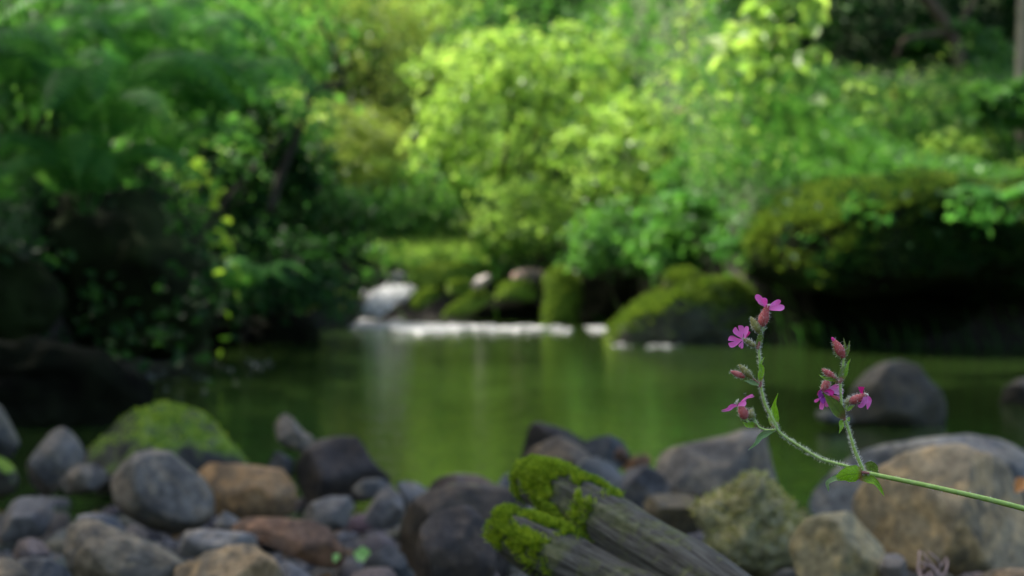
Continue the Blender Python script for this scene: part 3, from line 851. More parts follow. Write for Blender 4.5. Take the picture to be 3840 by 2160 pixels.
# seedlings on the left bank, sunlight put into their leaf colour
bush('seedling', 'bright yellow green seedling in front of the dark left bank', 'plant', 820, 850, 8.4, 0.09, 0.36, M_SUNLIT_LEAF, 0.062, 8, 3, 0.3, 3, shell=0.1)
bush('seedling', 'little upper seedling with a few sunlit-coloured leaves, dark left bank', 'plant', 740, 650, 8.4, 0.10, 0.10, M_SUNLIT_LEAF, 0.06, 6, 3, 0.3, 2, shell=0.1)

# broad leaved plants growing out of the ledge
for lab, px, py, D, rx, rz in (
    ('small leafy plant hanging on the dark ledge face, upper middle', 3240, 800, 10.1, 0.17, 0.10),
    ('small leafy plant low on the dark ledge face, left part', 3100, 915, 10.3, 0.15, 0.06),
    ('leafy spray on the ledge face at the right edge', 3690, 800, 9.8, 0.22, 0.13),
    ('tiny plant in the middle of the dark ledge face', 3320, 1000, 10.2, 0.08, 0.10)):
    bush('ledge_plant', lab, 'plant', px, py, D, rx, rz, M_FERN, 0.06, 10, 6, 0.3, 3, group=None, shell=0.2)

# ------------------------------------------------------------------ trees
def tree(name, label, base, top, r0, mat_b, crowns, leaf_m, leaf, nclump, per, limbs=6, bend=0.3):
    base = np.array(base, float); top = np.array(top, float)
    root = empty(name, base); tag(root, label, 'tree')
    mid = (base + top) / 2 + np.array([bend, 0, 0])
    pth = catmull([base - np.array([0, 0, 0.2]), mid, top], 14)
    v, f = tube(pth, [r0 * (1 - 0.65 * i / 13) for i in range(14)], 10, 0.08)
    mesh_obj('trunk', v, f, mat_b, root)
    for c, rad in crowns:
        pos, nr, cc = clumped(np.array(c, float), rad, nclump, per, 0.12, 0.35)
        V, F = leaf_mesh(pos, nr, leaf * RNG.uniform(0.6, 1.4, len(pos)), 0.55)
        mesh_obj('crown', V, F, leaf_m, root, smooth=False)
        for k in range(limbs):
            q = cc[random.randrange(len(cc))]
            s0 = pth[random.randint(6, 13)]
            p2 = catmull([s0, (s0 + q) / 2 + np.array([0, 0, 0.2]), q], 7)
            v, f = tube(p2, [r0 * 0.35 * (1 - 0.8 * i / 6) for i in range(7)], 6)
            mesh_obj('limb', v, f, mat_b, root)
    return root

# unseen trees added so their crowns keep sun off shore, bank and slope
tree('added_shade_tree', 'unseen tall tree added on the left bank to shade the near pool and shore', (-5.2, 6.3, 1.2), (-4.4, 5.6, 8.5), 0.22, M_BARK,
     [((-4.6, 3.6, 7.2), (2.6, 2.6, 1.2)), ((-5.2, 6.8, 7.4), (2.6, 2.6, 1.3)), ((-2.6, 9.0, 7.2), (2.1, 1.9, 1.0))], M_CANOPY, 0.17, 260, 40, 8)
tree('added_shade_tree', 'second unseen tree, added to shade the left bank', (-8.0, 9.5, 3.0), (-7.4, 9.6, 10.5), 0.22, M_BARK,
     [((-6.9, 9.9, 8.0), (2.5, 2.3, 1.6))], M_CANOPY, 0.17, 60, 40, 8)
tree('added_shade_tree', 'unseen tree added on the right slope to shade the long grass', (6.0, 16.0, 2.6), (4.2, 15.0, 6.4), 0.16, M_BARK,
     [((1.9, 14.5, 5.3), (1.7, 1.3, .7)), ((3.8, 14.3, 5.4), (1.8, 1.5, .7))], M_CANOPY, 0.13, 80, 34, 5)

# thin dark leaning sapling left of the bright slope
def twig_path(name, pts, D, r, parent=None, mat=None, seg=6):
    pth = catmull([np.array(P(x, y, D + dz)) for x, y, dz in pts], 16)
    v, f = tube(pth, [r * (1 - 0.6 * i / 15) for i in range(16)], seg, 0.1)
    return mesh_obj(name, v, f, mat or M_BARK, parent)

Fz = lambda x, y: (x / 1.035, y / 1.035)
b = P(1040, 700, 10.1); b = (b.x, b.y, float(terrain(b.x, b.y)))
sap = empty('sapling', b); tag(sap, 'thin dark crooked sapling leaning right beside the bright slope', 'tree')
twig_path('trunk', [(1010, 800, 0), (1060, 640, 0), (1110, 520, 0), (1165, 370, 0), (1180, 320, 0)], 10.1, 0.032, sap)
twig_path('limb', [(1175, 345, 0), (1230, 325, 0), (1290, 310, 0), (1260, 230, 0), (1235, 160, 0), (1200, 60, 0)], 10.1, 0.024, sap)
twig_path('limb', [(1160, 370, 0), (1130, 260, 0.1), (1050, 130, 0.2)], 10.1, 0.014, sap)
pos, nr, cc = clumped(np.array(P(1080, 180, 10.4)), (0.45, 0.4, 0.3), 30, 30, 0.2, 0.2)
V, F = leaf_mesh(pos, nr, 0.05 * RNG.uniform(0.6, 1.3, len(pos)), 0.5)
mesh_obj('crown', V, F, M_MID, sap, smooth=False)

# pale trunk at the top right corner, brown limbs in the dark gap
b = P(3850, 480, 12.4); gz = float(terrain(b.x, b.y))
pt = empty('tree', (b.x, b.y, gz)); tag(pt, 'pale grey tree trunk at the top right corner', 'tree')
pth = catmull([(b.x, b.y, gz - .2), (b.x + .02, b.y, gz + 2), (b.x + 0.05, b.y + .1, gz + 4), (b.x - 0.1, b.y + .2, gz + 7)], 16)
v, f = tube(pth, [0.10 * (1 - 0.4 * i / 15) for i in range(16)], 12, 0.05)
mesh_obj('trunk', v, f, M_PALEBARK, pt)
pos, nr, cc = clumped(np.array([b.x, b.y, gz + 6.6]), (1.3, 1.3, 1.0), 90, 30, 0.14, 0.3)
V, F = leaf_mesh(pos, nr, 0.10 * RNG.uniform(0.6, 1.3, len(pos)), 0.5)
mesh_obj('crown', V, F, M_CANOPY, pt, smooth=False)
b = P(3560, 360, 14.6); gz = float(terrain(b.x, b.y))
bt = empty('bare_tree', (b.x, b.y, gz)); tag(bt, 'crooked brown bare limbed tree in the dark gap, top right', 'tree')
pth = [np.array((b.x, b.y, gz - .2))] + [np.array(P(x, y, 14.6)) for x, y in ((3600, 250), (3560, 120), (3480, 0), (3380, -130), (3350, -400))]
v, f = tube(catmull(pth, 16), [0.075 * (1 - 0.5 * i / 15) for i in range(16)], 8, 0.1)
mesh_obj('trunk', v, f, M_BROWNBARK, bt)
twig_path('limb', [(3560, 120, 0), (3480, 130, -.1), (3390, 150, -.2), (3360, 220, -.2)], 14.6, 0.035, bt, M_BROWNBARK)
twig_path('limb', [(3570, 140, 0), (3640, 20, .1), (3700, -120, .2)], 14.6, 0.035, bt, M_BROWNBARK)
pos, nr, cc = clumped(np.array(P(3150, -700, 15.8)), (1.5, 1.5, 0.6), 150, 40, 0.14, 0.2)  # unseen crown, enlarged to shade the dark gap below
V, F = leaf_mesh(pos, nr, 0.08 * RNG.uniform(0.6, 1.3, len(pos)), 0.5)
mesh_obj('crown', V, F, M_CANOPY, bt, smooth=False)

# branch with large bright leaves reaching in from the top right
hb = empty('overhanging_branch', P(2950, -700, 9.2))
tag(hb, 'leafy branch with large bright leaves hanging in from the top right', 'branch')
twig_path('branch', [(3500, -1500, 0.6), (3100, -700, .2), (3000, -250, 0), (2940, 0, 0), (2900, 180, 0), (2880, 300, 0)], 9.2, 0.03, hb, M_BROWNBARK)
twig_path('branch', [(2960, -60, 0), (2820, 60, 0), (2700, 160, 0)], 9.2, 0.012, hb, M_BROWNBARK)
pos, nr = [], []
for (x, y, s) in ((2720, 190, 60), (2790, 120, 60), (2860, 60, 70), (2930, 20, 80), (2960, 120, 80), (3010, 200, 70), (2990, 300, 60), (2880, 230, 60), (2830, 270, 50), (3040, 60, 60), (2860, 180, 50), (3080, 10, 50), (3000, -80, 80), (2920, -140, 90), (3060, -200, 90), (3200, 340, 10)):
    k = 10
    for _ in range(k):
        p = P(x + random.gauss(0, s * .6), y + random.gauss(0, s * .5), 9.2 + random.gauss(0, 0.12))
        pos.append(p); nr.append((random.gauss(0, .5), random.gauss(-.5, .5), random.gauss(.7, .4)))
pos = np.array(pos); nr = np.array(nr)
V, F = leaf_mesh(pos, nr, 0.125 * RNG.uniform(0.7, 1.3, len(pos)), 0.6)
mesh_obj('foliage', V, F, M_YEL, hb, smooth=False)

# small leaved hanging sprig to its left
hs = empty('hanging_sprig', P(2640, -300, 11.5))
tag(hs, 'sprig of small round leaves drooping left of the large leaved branch', 'branch')
twig_path('branch', [(2750, -300, 0), (2650, -60, 0), (2560, 140, 0), (2600, 280, 0), (2660, 390, 0)], 11.5, 0.012, hs, M_BROWNBARK)
pos = np.array([P(np.interp(q, [0, .4, .7, 1], [2720, 2600, 2570, 2670]) + random.gauss(0, 45), np.interp(q, [0, 1], [-150, 400]) + random.gauss(0, 20), 11.5 + random.gauss(0, .1)) for q in np.linspace(0, 1, 130)])
V, F = leaf_mesh(pos, RNG.normal(size=pos.shape) * .6 + np.array([0, -.4, .6]), 0.055 * RNG.uniform(0.7, 1.3, len(pos)), 0.75)
mesh_obj('foliage', V, F, M_YEL, hs, smooth=False)

# ------------------------------------------------------------------ ferns
def frond(base, az, L, arch, width, npair=30):
    d = np.array([math.cos(az), math.sin(az), 0.0])
    p0 = np.array(base, float)
    pth = catmull([p0, p0 + d * L * 0.25 + np.array([0, 0, L * 0.42 * arch]), p0 + d * L * 0.62 + np.array([0, 0, L * 0.50 * arch]), p0 + d * L * 0.98 + np.array([0, 0, L * 0.22 * arch])], npair + 4)
    V, F = tube(pth, [0.004 * (1 - 0.8 * i / (npair + 3)) for i in range(npair + 4)], 4, cap=False)
    V = list(V); F = list(F)
    for i in range(4, npair + 3):
        t = (i - 3) / npair
        T = pth[i + 1] - pth[i]; T = T / np.linalg.norm(T)
        side = np.cross(T, [0, 0, 1]); side /= np.linalg.norm(side) + 1e-9
        nn = np.cross(side, T)
        wl = width * math.sin(math.pi * min(1, 0.16 + 0.84 * t) ** 0.8) ** 0.7 * (1.02 - 0.3 * t)
        for sgn in (-1, 1):
            dirn = side * sgn * 0.92 + T * 0.35 - nn * 0.18
            a = pth[i]; hw = T * L / npair * 0.40
            m1 = a + dirn * wl * 0.5 - nn * 0.0; tp = a + dirn * wl - nn * wl * 0.22
            o = len(V)
            V += [a - hw * .6, a + hw * .6, m1 + hw, m1 - hw, tp + hw * .25, tp - hw * .25]
            F += [(o, o + 1, o + 2, o + 3), (o + 3, o + 2, o + 4, o + 5)]
    return V, F


def fern(label, px, py, D, n, L, width, azr=(0, 6.283), arch=(0.8, 1.3), mat=None):
    b = P(px, py, D)
    root = empty('fern', b); tag(root, label, 'fern')
    for k in range(n):
        az = azr[0] + (azr[1] - azr[0]) * (k + random.uniform(0, .8)) / n
        V, F = frond(b + Vector((random.uniform(-.03, .03), random.uniform(-.03, .03), 0)), az, L * random.uniform(.75, 1.1), random.uniform(*arch), width * random.uniform(.85, 1.1))
        mesh_obj('frond', V, F, mat or M_FERN, root, smooth=False)
    return root


PI = math.pi
fern('big arching fern on the left bank with fronds reaching left', 380, 600, 6.7, 13, 0.72, 0.16)
fern('fern on the left bank, upper middle, arching right', 800, 500, 7.4, 12, 0.68, 0.15)
fern('fern low on the left bank under the big one', 330, 800, 6.7, 11, 0.54, 0.13)
fern('fern at the left edge of the photo, below the others', -40, 820, 6.9, 8, 0.5, 0.11)
fern('fern high on the left bank at the top', 560, 330, 7.6, 12, 0.72, 0.15)
fern('small fern at the top left corner', 60, 380, 7.0, 11, 0.62, 0.14)
fern('fern with drooping fronds near the middle of the left bank', 640, 620, 7.7, 9, 0.45, 0.11)
fern('small shaded fern close to the water, foot of the left bank', 900, 1120, 9.6, 9, 0.40, 0.10)
fern('pale fern fronds left of the ledge above the hollow', 2640, 800, 12.0, 9, 0.38, 0.09, arch=(.5, .9))
fern('pale fern at the left end of the ledge', 2830, 960, 11.2, 8, 0.34, 0.08, arch=(.5, .9))
fern('pale fern on the ledge at the right edge', 3760, 760, 9.6, 8, 0.36, 0.08, arch=(.4, .8))

# ------------------------------------------------------------------ left bank rock, right ledge, cascade rocks
def moss_tufts(name, V, F, n, L, mat, parent, cond, wdt=0.006, lab=None):
    """short moss strands standing on a mesh, denser where cond says"""
    V = np.asarray(V, float); F = np.asarray(F)
    tri = V[F[:, :3]]
    nr = np.cross(tri[:, 1] - tri[:, 0], tri[:, 2] - tri[:, 0])
    ar = np.linalg.norm(nr, axis=1); nr = nr / (ar[:, None] + 1e-12)
    cen = tri.mean(1)
    wgt = ar * cond(cen, nr)
    k = RNG.choice(len(F), n, p=wgt / wgt.sum())
    uv = RNG.uniform(0, 1, (n, 2)); fl = uv.sum(1) > 1; uv[fl] = 1 - uv[fl]
    p = tri[k, 0] + (tri[k, 1] - tri[k, 0]) * uv[:, :1] + (tri[k, 2] - tri[k, 0]) * uv[:, 1:]
    N = nr[k]
    d = N + RNG.normal(size=(n, 3)) * 0.45 + np.array([0, 0, 0.25])
    d /= np.linalg.norm(d, axis=1, keepdims=True)
    l = L * RNG.uniform(0.4, 1.3, (n, 1))
    s = np.cross(d, RNG.normal(size=(n, 3))); s /= np.linalg.norm(s, axis=1, keepdims=True)
    s *= wdt * 0.5
    p = p - N * L * 0.15
    Vt = np.stack([p - s, p + s, p + d * l + s * .5, p + d * l - s * .5], 1).reshape(-1, 3)
    Ft = (np.arange(n) * 4)[:, None] + np.array([0, 1, 2, 3])
    o = mesh_obj(name, Vt, Ft, mat, parent, smooth=False)
    if lab: o['label'] = lab
    return o


def rock_with_moss(name, label, poly, D, color, moss, thick, rough, square, tuft_n, tuft_l, tuft_m, cat='rock', tiltd=0.0, up=0.35, wdt=0.012, seed=None):
    V, F = stone_geo(poly, D, thick, rough, square, tiltd, 5, seed)
    o = mesh_obj(name, V, F, (M_BANKROCK if name == 'bank_rock' and not (label.startswith('black') or label.startswith('low')) else M_SHADEROCK) if color == BLK else M_STONE)
    o.color = (*color, 1); o['moss'] = float(moss)
    tag(o, label, cat)
    if tuft_n:
        m = moss_tufts('moss', V, F, tuft_n, tuft_l, tuft_m, o, lambda c, n: np.clip(n[:, 2] - up, 0.0, 1) + 1e-5, wdt)
        m['kind'] = 'stuff'
    return o


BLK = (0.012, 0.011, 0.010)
rock_with_moss('stone', 'rough lichen covered stone, greenish and crumbly', C((850,720),(870,580),(940,520),(1050,488),(1160,498),(1260,530),(1310,620),(1375,720),(1410,820),(1380,960),(1200,1020),(1000,960),(870,850)), 2.75, (0.23,0.22,0.11), 0.1, 0.8, 0.3, 0.85, 1500, 0.010, M_LICHEN, cat='stone', up=-0.5, wdt=0.004, seed=31)
rock_with_moss('boulder', 'mossy green boulder at the water edge, lower left', A((500,560),(570,440),(700,325),(840,205),(960,125),(1090,86),(1200,132),(1320,188),(1430,258),(1530,380),(1640,500),(1690,640),(1200,760),(650,740)), 4.7, (0.035,0.034,0.03), 0.40, 0.75, 0.08, 0.95, 900, 0.009, M_MOSS, cat='boulder', up=0.5, wdt=0.006, seed=33)
LV, LF = stone_geo(G((820,450),(850,350),(930,215),(1020,150),(1150,112),(1300,98),(1500,96),(1800,112),(2300,105),(3000,110),(3300,300),(3200,560),(2400,640),(1700,640),(1200,650),(900,600)), 10.6, 0.85, 0.22, 0.6, 0.0, 5, 3)
ledge = mesh_obj('rock_ledge', LV, LF, M_BANKROCK)
tag(ledge, 'long mossy rock ledge overhanging the dark water at the right', 'rock')
m = moss_tufts('moss', LV, LF, 52000, 0.045, M_MOSS_OLIVE, ledge, lambda c, n: np.clip(n[:, 2] - 0.05, 0.0, 1) ** 0.7 + 1e-5, 0.014, 'olive moss along the ledge top'); m['kind'] = 'stuff'
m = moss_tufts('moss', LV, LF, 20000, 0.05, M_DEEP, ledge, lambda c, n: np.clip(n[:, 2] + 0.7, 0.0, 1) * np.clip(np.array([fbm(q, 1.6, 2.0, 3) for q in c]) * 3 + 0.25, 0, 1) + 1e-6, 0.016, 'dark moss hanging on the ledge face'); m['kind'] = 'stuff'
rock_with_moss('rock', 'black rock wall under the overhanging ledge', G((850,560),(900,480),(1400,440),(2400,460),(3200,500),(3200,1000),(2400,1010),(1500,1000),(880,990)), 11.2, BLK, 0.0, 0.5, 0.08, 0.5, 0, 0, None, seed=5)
rock_with_moss('rock', 'sloping mossy rock running down to the water left of the ledge', G((40,960),(60,895),(130,812),(215,728),(300,672),(390,628),(480,608),(600,600),(740,610),(820,660),(850,760),(830,960),(450,1000)), 11.0, (0.035,0.04,0.025), 0.45, 0.6, 0.12, 0.85, 7000, 0.045, M_MOSS_OLIVE, up=0.2, seed=8)
rock_with_moss('rock', 'round yellowish mossy stone on top of the sloping rock', G((375,640),(385,580),(430,548),(500,540),(555,570),(570,640),(480,670)), 11.0, (0.12,0.12,0.06), 0.5, 0.8, 0.05, 0.9, 2500, 0.03, M_MOSS_OLIVE)
rock_with_moss('rock', 'mossy stone post at the right of the cascade', E((1540,600),(1560,400),(1550,250),(1620,190),(1720,200),(1790,280),(1790,420),(1770,600)), 13.2, (0.05,0.055,0.03), 0.85, 0.8, 0.06, 0.7, 2600, 0.03, M_MOSS_OLIVE, up=-0.4)
rock_with_moss('rock', 'flat mossy rock shelf carrying the bright grass above the cascade', E((560,300),(600,220),(760,180),(1000,170),(1200,190),(1320,240),(1300,300),(1000,320),(700,330)), 14.0, (0.08,0.07,0.05), 0.85, 0.8, 0.08, 0.7, 4000, 0.03, M_MOSS_OLIVE)
rock_with_moss('rock', 'mossy slanting rock in the cascade, upper left one', E((610,470),(660,390),(720,340),(820,325),(850,370),(760,430),(690,500)), 13.4, (0.06,0.06,0.04), 0.85, 0.7, 0.06, 0.8, 1600, 0.02, M_MOSS_OLIVE)
rock_with_moss('rock', 'mossy slanting rock in the middle of the cascade', E((830,540),(900,470),(1020,390),(1130,310),(1190,320),(1200,400),(1100,480),(1020,545)), 13.2, (0.06,0.06,0.04), 0.85, 0.7, 0.06, 0.8, 2400, 0.02, M_MOSS_OLIVE)
rock_with_moss('rock', 'small yellow mossy stone between the slanting rocks', E((850,370),(880,300),(960,270),(1040,300),(1030,360),(950,400)), 13.6, (0.06,0.06,0.04), 0.85, 0.7, 0.06, 0.8, 1200, 0.02, M_MOSS_OLIVE)
rock_with_moss('rock', 'pinkish bare stone slab above the cascade', E((1310,280),(1320,220),(1400,198),(1540,200),(1560,260),(1500,290)), 13.7, (0.36, 0.26, 0.22), 0.0, 0.8, 0.04, 0.7, 0, 0, None)
rock_with_moss('rock', 'mossy rock under the pinkish slab', E((1200,420),(1230,310),(1350,280),(1520,290),(1540,400),(1420,440),(1300,430)), 13.6, (0.07,0.065,0.05), 0.85, 0.8, 0.06, 0.7, 1500, 0.02, M_MOSS_OLIVE)
rock_with_moss('rock', 'black wet rock in the hollow right of the mossy post', E((1750,640),(1770,300),(1900,250),(2300,240),(2480,300),(2460,640)), 13.6, BLK, 0.0, 0.5, 0.06, 0.6, 0, 0, None)  # black colour paints the shade of the hollow
rock_with_moss('rock', 'black rock behind the cascade foam', E((1000,600),(1040,480),(1200,420),(1400,430),(1560,440),(1560,600)), 13.75, BLK, 0.0, 0.4, 0.06, 0.6, 0, 0, None)
rock_with_moss('rock', 'dark mossy rock left of the cascade', E((-300,600),(-200,420),(0,380),(150,360),(300,400),(310,450),(240,560),(200,640),(0,690),(-250,700)), 12.9, (0.03,0.03,0.02), 0.18, 0.7, 0.08, 0.8, 1500, 0.03, M_MOSS)
rock_with_moss('rock', 'pale wet stone at the top left of the cascade', E((440,290),(470,240),(540,215),(600,230),(590,280),(520,310)), 14.0, (0.20, 0.19, 0.20), 0.0, 0.8, 0.05, 0.8, 0, 0, None)
rock_with_moss('rock', 'grey stone on edge between the slanting mossy rocks', E((1040,320),(1080,260),(1150,235),(1190,260),(1140,310),(1080,345)), 13.15, (0.22, 0.21, 0.20), 0.1, 0.8, 0.05, 0.8, 0, 0, None)
# left bank face
for lab, poly, D, sd, n_ in (
    ('dark overhanging rock under the ferns on the left bank', [(-500,930),(-200,880),(40,900),(160,980),(230,1120),(200,1230),(60,1290),(-500,1340)], 7.9, 12, 0),
    ('tall dark earthen bank face dropping to the water under the ferns', [(60,720),(250,640),(480,650),(640,720),(730,880),(760,1080),(750,1240),(690,1320),(500,1360),(250,1340),(80,1200),(20,950)], 8.9, 13, 0),
    ('black rock enlarged at the left water line, standing in for dark reflection', [(-500,1640),(-450,1330),(-100,1290),(230,1280),(430,1330),(530,1420),(570,1530),(520,1610),(200,1650)], 6.5, 14, 0),  # spread over the water to paint the bank's dark reflection
    ('low black rocks along the far left waterline', [(700,1330),(780,1240),(900,1190),(1050,1180),(1250,1210),(1340,1240),(1300,1275),(1100,1300),(800,1340)], 11.0, 15, 0)):
    rock_with_moss('bank_rock', lab, poly, D, BLK, 0.0, 0.5, 0.22, 0.75, n_, 0.04, M_MOSS, seed=sd, up=-0.3)
V, F = [], []
def drape(name, label, pts, D, n, leafsz, mat, sx=70, sy=70):
    pos = np.array([P(x + random.gauss(0, sx), y + random.gauss(0, sy), D + random.gauss(0, .12)) for (x, y) in pts for _ in range(n)])
    b = P(*pts[0], D)
    V, F = leaf_mesh(pos, RNG.normal(size=pos.shape) * .6 + np.array([.2, -.6, .7]), leafsz * RNG.uniform(.6, 1.4, len(pos)), 0.6)
    o = mesh_obj(name, V, F, mat, smooth=False)
    return tag(o, label, 'ivy', kind='stuff')
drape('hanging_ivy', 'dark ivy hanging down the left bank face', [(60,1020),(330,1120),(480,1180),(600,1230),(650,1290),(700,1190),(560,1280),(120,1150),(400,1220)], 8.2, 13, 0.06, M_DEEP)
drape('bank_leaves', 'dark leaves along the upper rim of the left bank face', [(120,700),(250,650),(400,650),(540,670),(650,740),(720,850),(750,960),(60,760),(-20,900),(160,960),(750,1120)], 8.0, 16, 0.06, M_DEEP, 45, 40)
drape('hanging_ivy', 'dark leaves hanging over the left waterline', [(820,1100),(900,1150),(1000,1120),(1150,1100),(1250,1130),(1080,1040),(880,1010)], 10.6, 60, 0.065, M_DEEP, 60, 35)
drape('bank_leaves', 'mid green leaves filling the notch between sloping rock and ledge', [(2760,800),(2780,870),(2800,940),(2740,950),(2820,1000),(2700,900)], 11.3, 22, 0.07, M_MID, 35, 30)
drape('ledge_ivy', 'dark leaves trailing over the face of the right ledge', [(2900,700),(3000,760),(3150,740),(3300,700),(3450,740),(3600,700),(3780,760),(2860,820),(2960,880),(3500,860)], 9.95, 6, 0.06, M_DEEP, 60, 45)

# white water: cascade and foam line
def lumpy_sheet(pts_top, pts_bot, D0, D1, nu, nv, amp, scale, D0b=None):
    V = []
    for j in range(nv):
        t = j / (nv - 1)
        for i in range(nu):
            s = i / (nu - 1)
            a = np.interp(s, np.linspace(0, 1, len(pts_top)), [p[0] for p in pts_top]); b_ = np.interp(s, np.linspace(0, 1, len(pts_top)), [p[1] for p in pts_top])
            c = np.interp(s, np.linspace(0, 1, len(pts_bot)), [p[0] for p in pts_bot]); d = np.interp(s, np.linspace(0, 1, len(pts_bot)), [p[1] for p in pts_bot])
            p = P(a + (c - a) * t, b_ + (d - b_) * t, D0 + (D1 - D0) * t)
            h = amp * (0.6 + fbm(p, scale, 4.0, 4))
            V.append(p + Vector((0, -h * .5, h)))
    F = [(j * nu + i, j * nu + i + 1, (j + 1) * nu + i + 1, (j + 1) * nu + i) for j in range(nv - 1) for i in range(nu - 1)]
    return V, F

parts = []
for k in range(100):
    u = random.random(); st_ = random.random() ** 1.5 * 0.6
    a = (470 + 185 * u + random.gauss(0, 12), 312 + 20 * u + random.gauss(0, 9)); b_ = (215 + 200 * u + random.gauss(0, 14), 535 + random.gauss(0, 12))
    if random.random() < 0.12: a = (random.uniform(290, 420), random.uniform(335, 370))
    m_ = ((a[0] + b_[0]) / 2 + 18, (a[1] + b_[1]) / 2 - 16 + random.gauss(0, 8))
    q = [P(*zoomE(a), 13.7 + random.gauss(0, .03)), P(*zoomE(m_), 13.3 + random.gauss(0, .04)), P(*zoomE(b_), 12.95 + random.gauss(0, .05))]
    pth = catmull(q, 24)
    pth = pth[int(st_ * 20):][:12]
    r_ = random.uniform(0.003, 0.009)
    parts.append(tube(pth, [r_ * random.uniform(0.5, 1.8) for _ in pth], 5, 0.5))
V1, F1 = join(parts)
tag(mesh_obj('waterfall', V1, F1, M_FALL), 'white water tumbling down beside the mossy rocks', 'waterfall', kind='structure')


def foam_blobs(n, fx, fr, name, label):
    v, f = ico(2)
    Vb, Fb = [], []
    for k in range(n):
        c, r = fx()
        rr = r * random.uniform(0.5, 1.3)
        q = v * np.array([rr * 1.5, rr * 1.3, rr * fr]) * (1 + 0.25 * RNG.normal(size=(len(v), 1)))
        Fb.append(f + k * len(v)); Vb.append(q + np.array(c))
    return tag(mesh_obj(name, np.concatenate(Vb), np.concatenate(Fb), M_FOAM), label, 'foam', kind='stuff')


def foam_pos():
    t = random.random() ** 0.9
    x = -1.2 + t * 2.2
    yc = 12.75 + (0.35 if t < 0.15 else 0)
    y_ = random.gauss(yc - 0.25 * t, 0.22 * (1 - 0.6 * t))
    if t > 0.3 and mn.noise(Vector((x * 5.2, y_ * 6.0, 1.0))) < -0.12 + 0.3 * t: return foam_pos()
    return (x, y_, 0.0), 0.018 * (1.35 - 0.8 * t)
foam_blobs(1500, foam_pos, 0.35, 'foam', 'line of white foam across the far end of the pool')
foam_blobs(22, lambda: ((random.choice((0.70, 0.93, 0.99)) + random.gauss(0, .05), random.gauss(10.75, .05), 0.0), 0.010), 0.3, 'foam', 'pale foam below the sloping mossy rock')
foam_blobs(30, lambda: ((random.uniform(-1.9, -1.3), random.uniform(7.6, 9.8), 0.0), 0.005), 0.5, 'foam', 'tiny white flecks on the dark left water standing in for sun glints')  # white specks imitate sun glitter on the ripples

# ------------------------------------------------------------------ mossy split log
def Lz(x, y): return (x / 2.588 + 1750, y / 2.588 + 1600)

def log_tube(pts, D, seg=40, n=44, flat=0.9, seed=1.0, grooves=9, ga=0.05):
    ctr = []
    rad = []
    for (x, y, r, dd) in pts:
        sx, sy = Lz(x, y)
        ctr.append(np.array(P(sx, sy, D + dd))); rad.append(r / 2.588 / FPX * (D + dd))
    pth = catmull(ctr, n)
    rr = np.interp(np.linspace(0, 1, n), np.linspace(0, 1, len(rad)), rad)
    T, Nn, Bb = frames(pth)
    V, F = [], []
    for i in range(n):
        for k in range(seg):
            a = 2 * PI * k / seg
            g = 1 + ga * math.sin(grooves * a + seed + 0.05 * i) + ga * 0.8 * math.sin((grooves * 2 + 3) * a + seed * 3 - 0.04 * i)
            p = pth[i] + (Nn[i] * math.cos(a) + Bb[i] * math.sin(a)) * rr[i] * g
            q = p * 1.0
            dsp = fbm(q, 9.0, seed, 3) * 0.16 * rr[i]
            p = p + (Nn[i] * math.cos(a) + Bb[i] * math.sin(a)) * dsp
            if i < 3:                                    # ragged broken end
                p = p + T[i] * (fbm(q, 30.0, seed, 3) * 0.5 * rr[i])
            V.append(p)
    for i in range(n - 1):
        for k in range(seg):
            k2 = (k + 1) % seg
            F.append((i * seg + k, i * seg + k2, (i + 1) * seg + k2, (i + 1) * seg + k))
    # rounded broken end
    ring = [V[k] for k in range(seg)]
    for st, (sc_, back) in enumerate(((0.8, 0.18), (0.45, 0.3))):
        o0 = len(V)
        for k in range(seg):
            V.append(pth[0] + (ring[k] - pth[0]) * sc_ - T[0] * rr[0] * back * (1 + 0.4 * math.sin(k * 1.7)))
        prev = 0 if st == 0 else o0 - seg
        for k in range(seg):
            k2 = (k + 1) % seg
            F.append((prev + k2, prev + k, o0 + k, o0 + k2))
    V.append(pth[0] - T[0] * rr[0] * 0.3); V.append(pth[-1])
    o0 = len(V) - 2 - seg
    for k in range(seg):
        k2 = (k + 1) % seg
        F.append((o0 + k2, o0 + k, len(V) - 2))
        F.append(((n - 1) * seg + k, (n - 1) * seg + k2, len(V) - 1))
    AL = [i / (n - 1) for i in range(n) for k in range(seg)] + [0.0] * (2 * seg) + [0.0, 1.0]
    AC = [abs(2 * k / seg - 1) + seed for i in range(n) for k in range(seg)] + [abs(2 * k / seg - 1) + seed for k in range(seg)] * 2 + [seed, seed]
    return V, F, AL, AC


def tris(F):
    out = []
    for q in F:
        out.append((q[0], q[1], q[2]))
        if len(q) == 4: out.append((q[0], q[2], q[3]))
    return np.array(out)

LD = 1.78
lv1, lf1, la1, lc1 = log_tube([(640, 500, 165, .10), (800, 600, 230, .06), (1150, 790, 265, .02), (1600, 1060, 275, -.04), (2050, 1330, 280, -.10), (2700, 1760, 300, -.2), (3500, 2300, 300, -.3)], LD, seed=2.0)
lv2, lf2, la2, lc2 = log_tube([(360, 1000, 185, .03), (600, 1120, 245, .0), (1000, 1320, 265, -.04), (1500, 1560, 240, -.09), (2200, 1850, 230, -.18), (3300, 2380, 220, -.32)], LD, seed=5.0)
base = np.asarray(lv1)[-1]
lg = empty('log', (base[0], base[1], base[2])); tag(lg, 'weathered split log with bright moss on its two broken ends', 'log')
def put_attr(o, al, ac):
    a = o.data.attributes.new('along', 'FLOAT', 'POINT'); a.data.foreach_set('value', np.array(al, dtype=np.float32))
    a = o.data.attributes.new('across', 'FLOAT', 'POINT'); a.data.foreach_set('value', np.array(ac, dtype=np.float32))
    return o
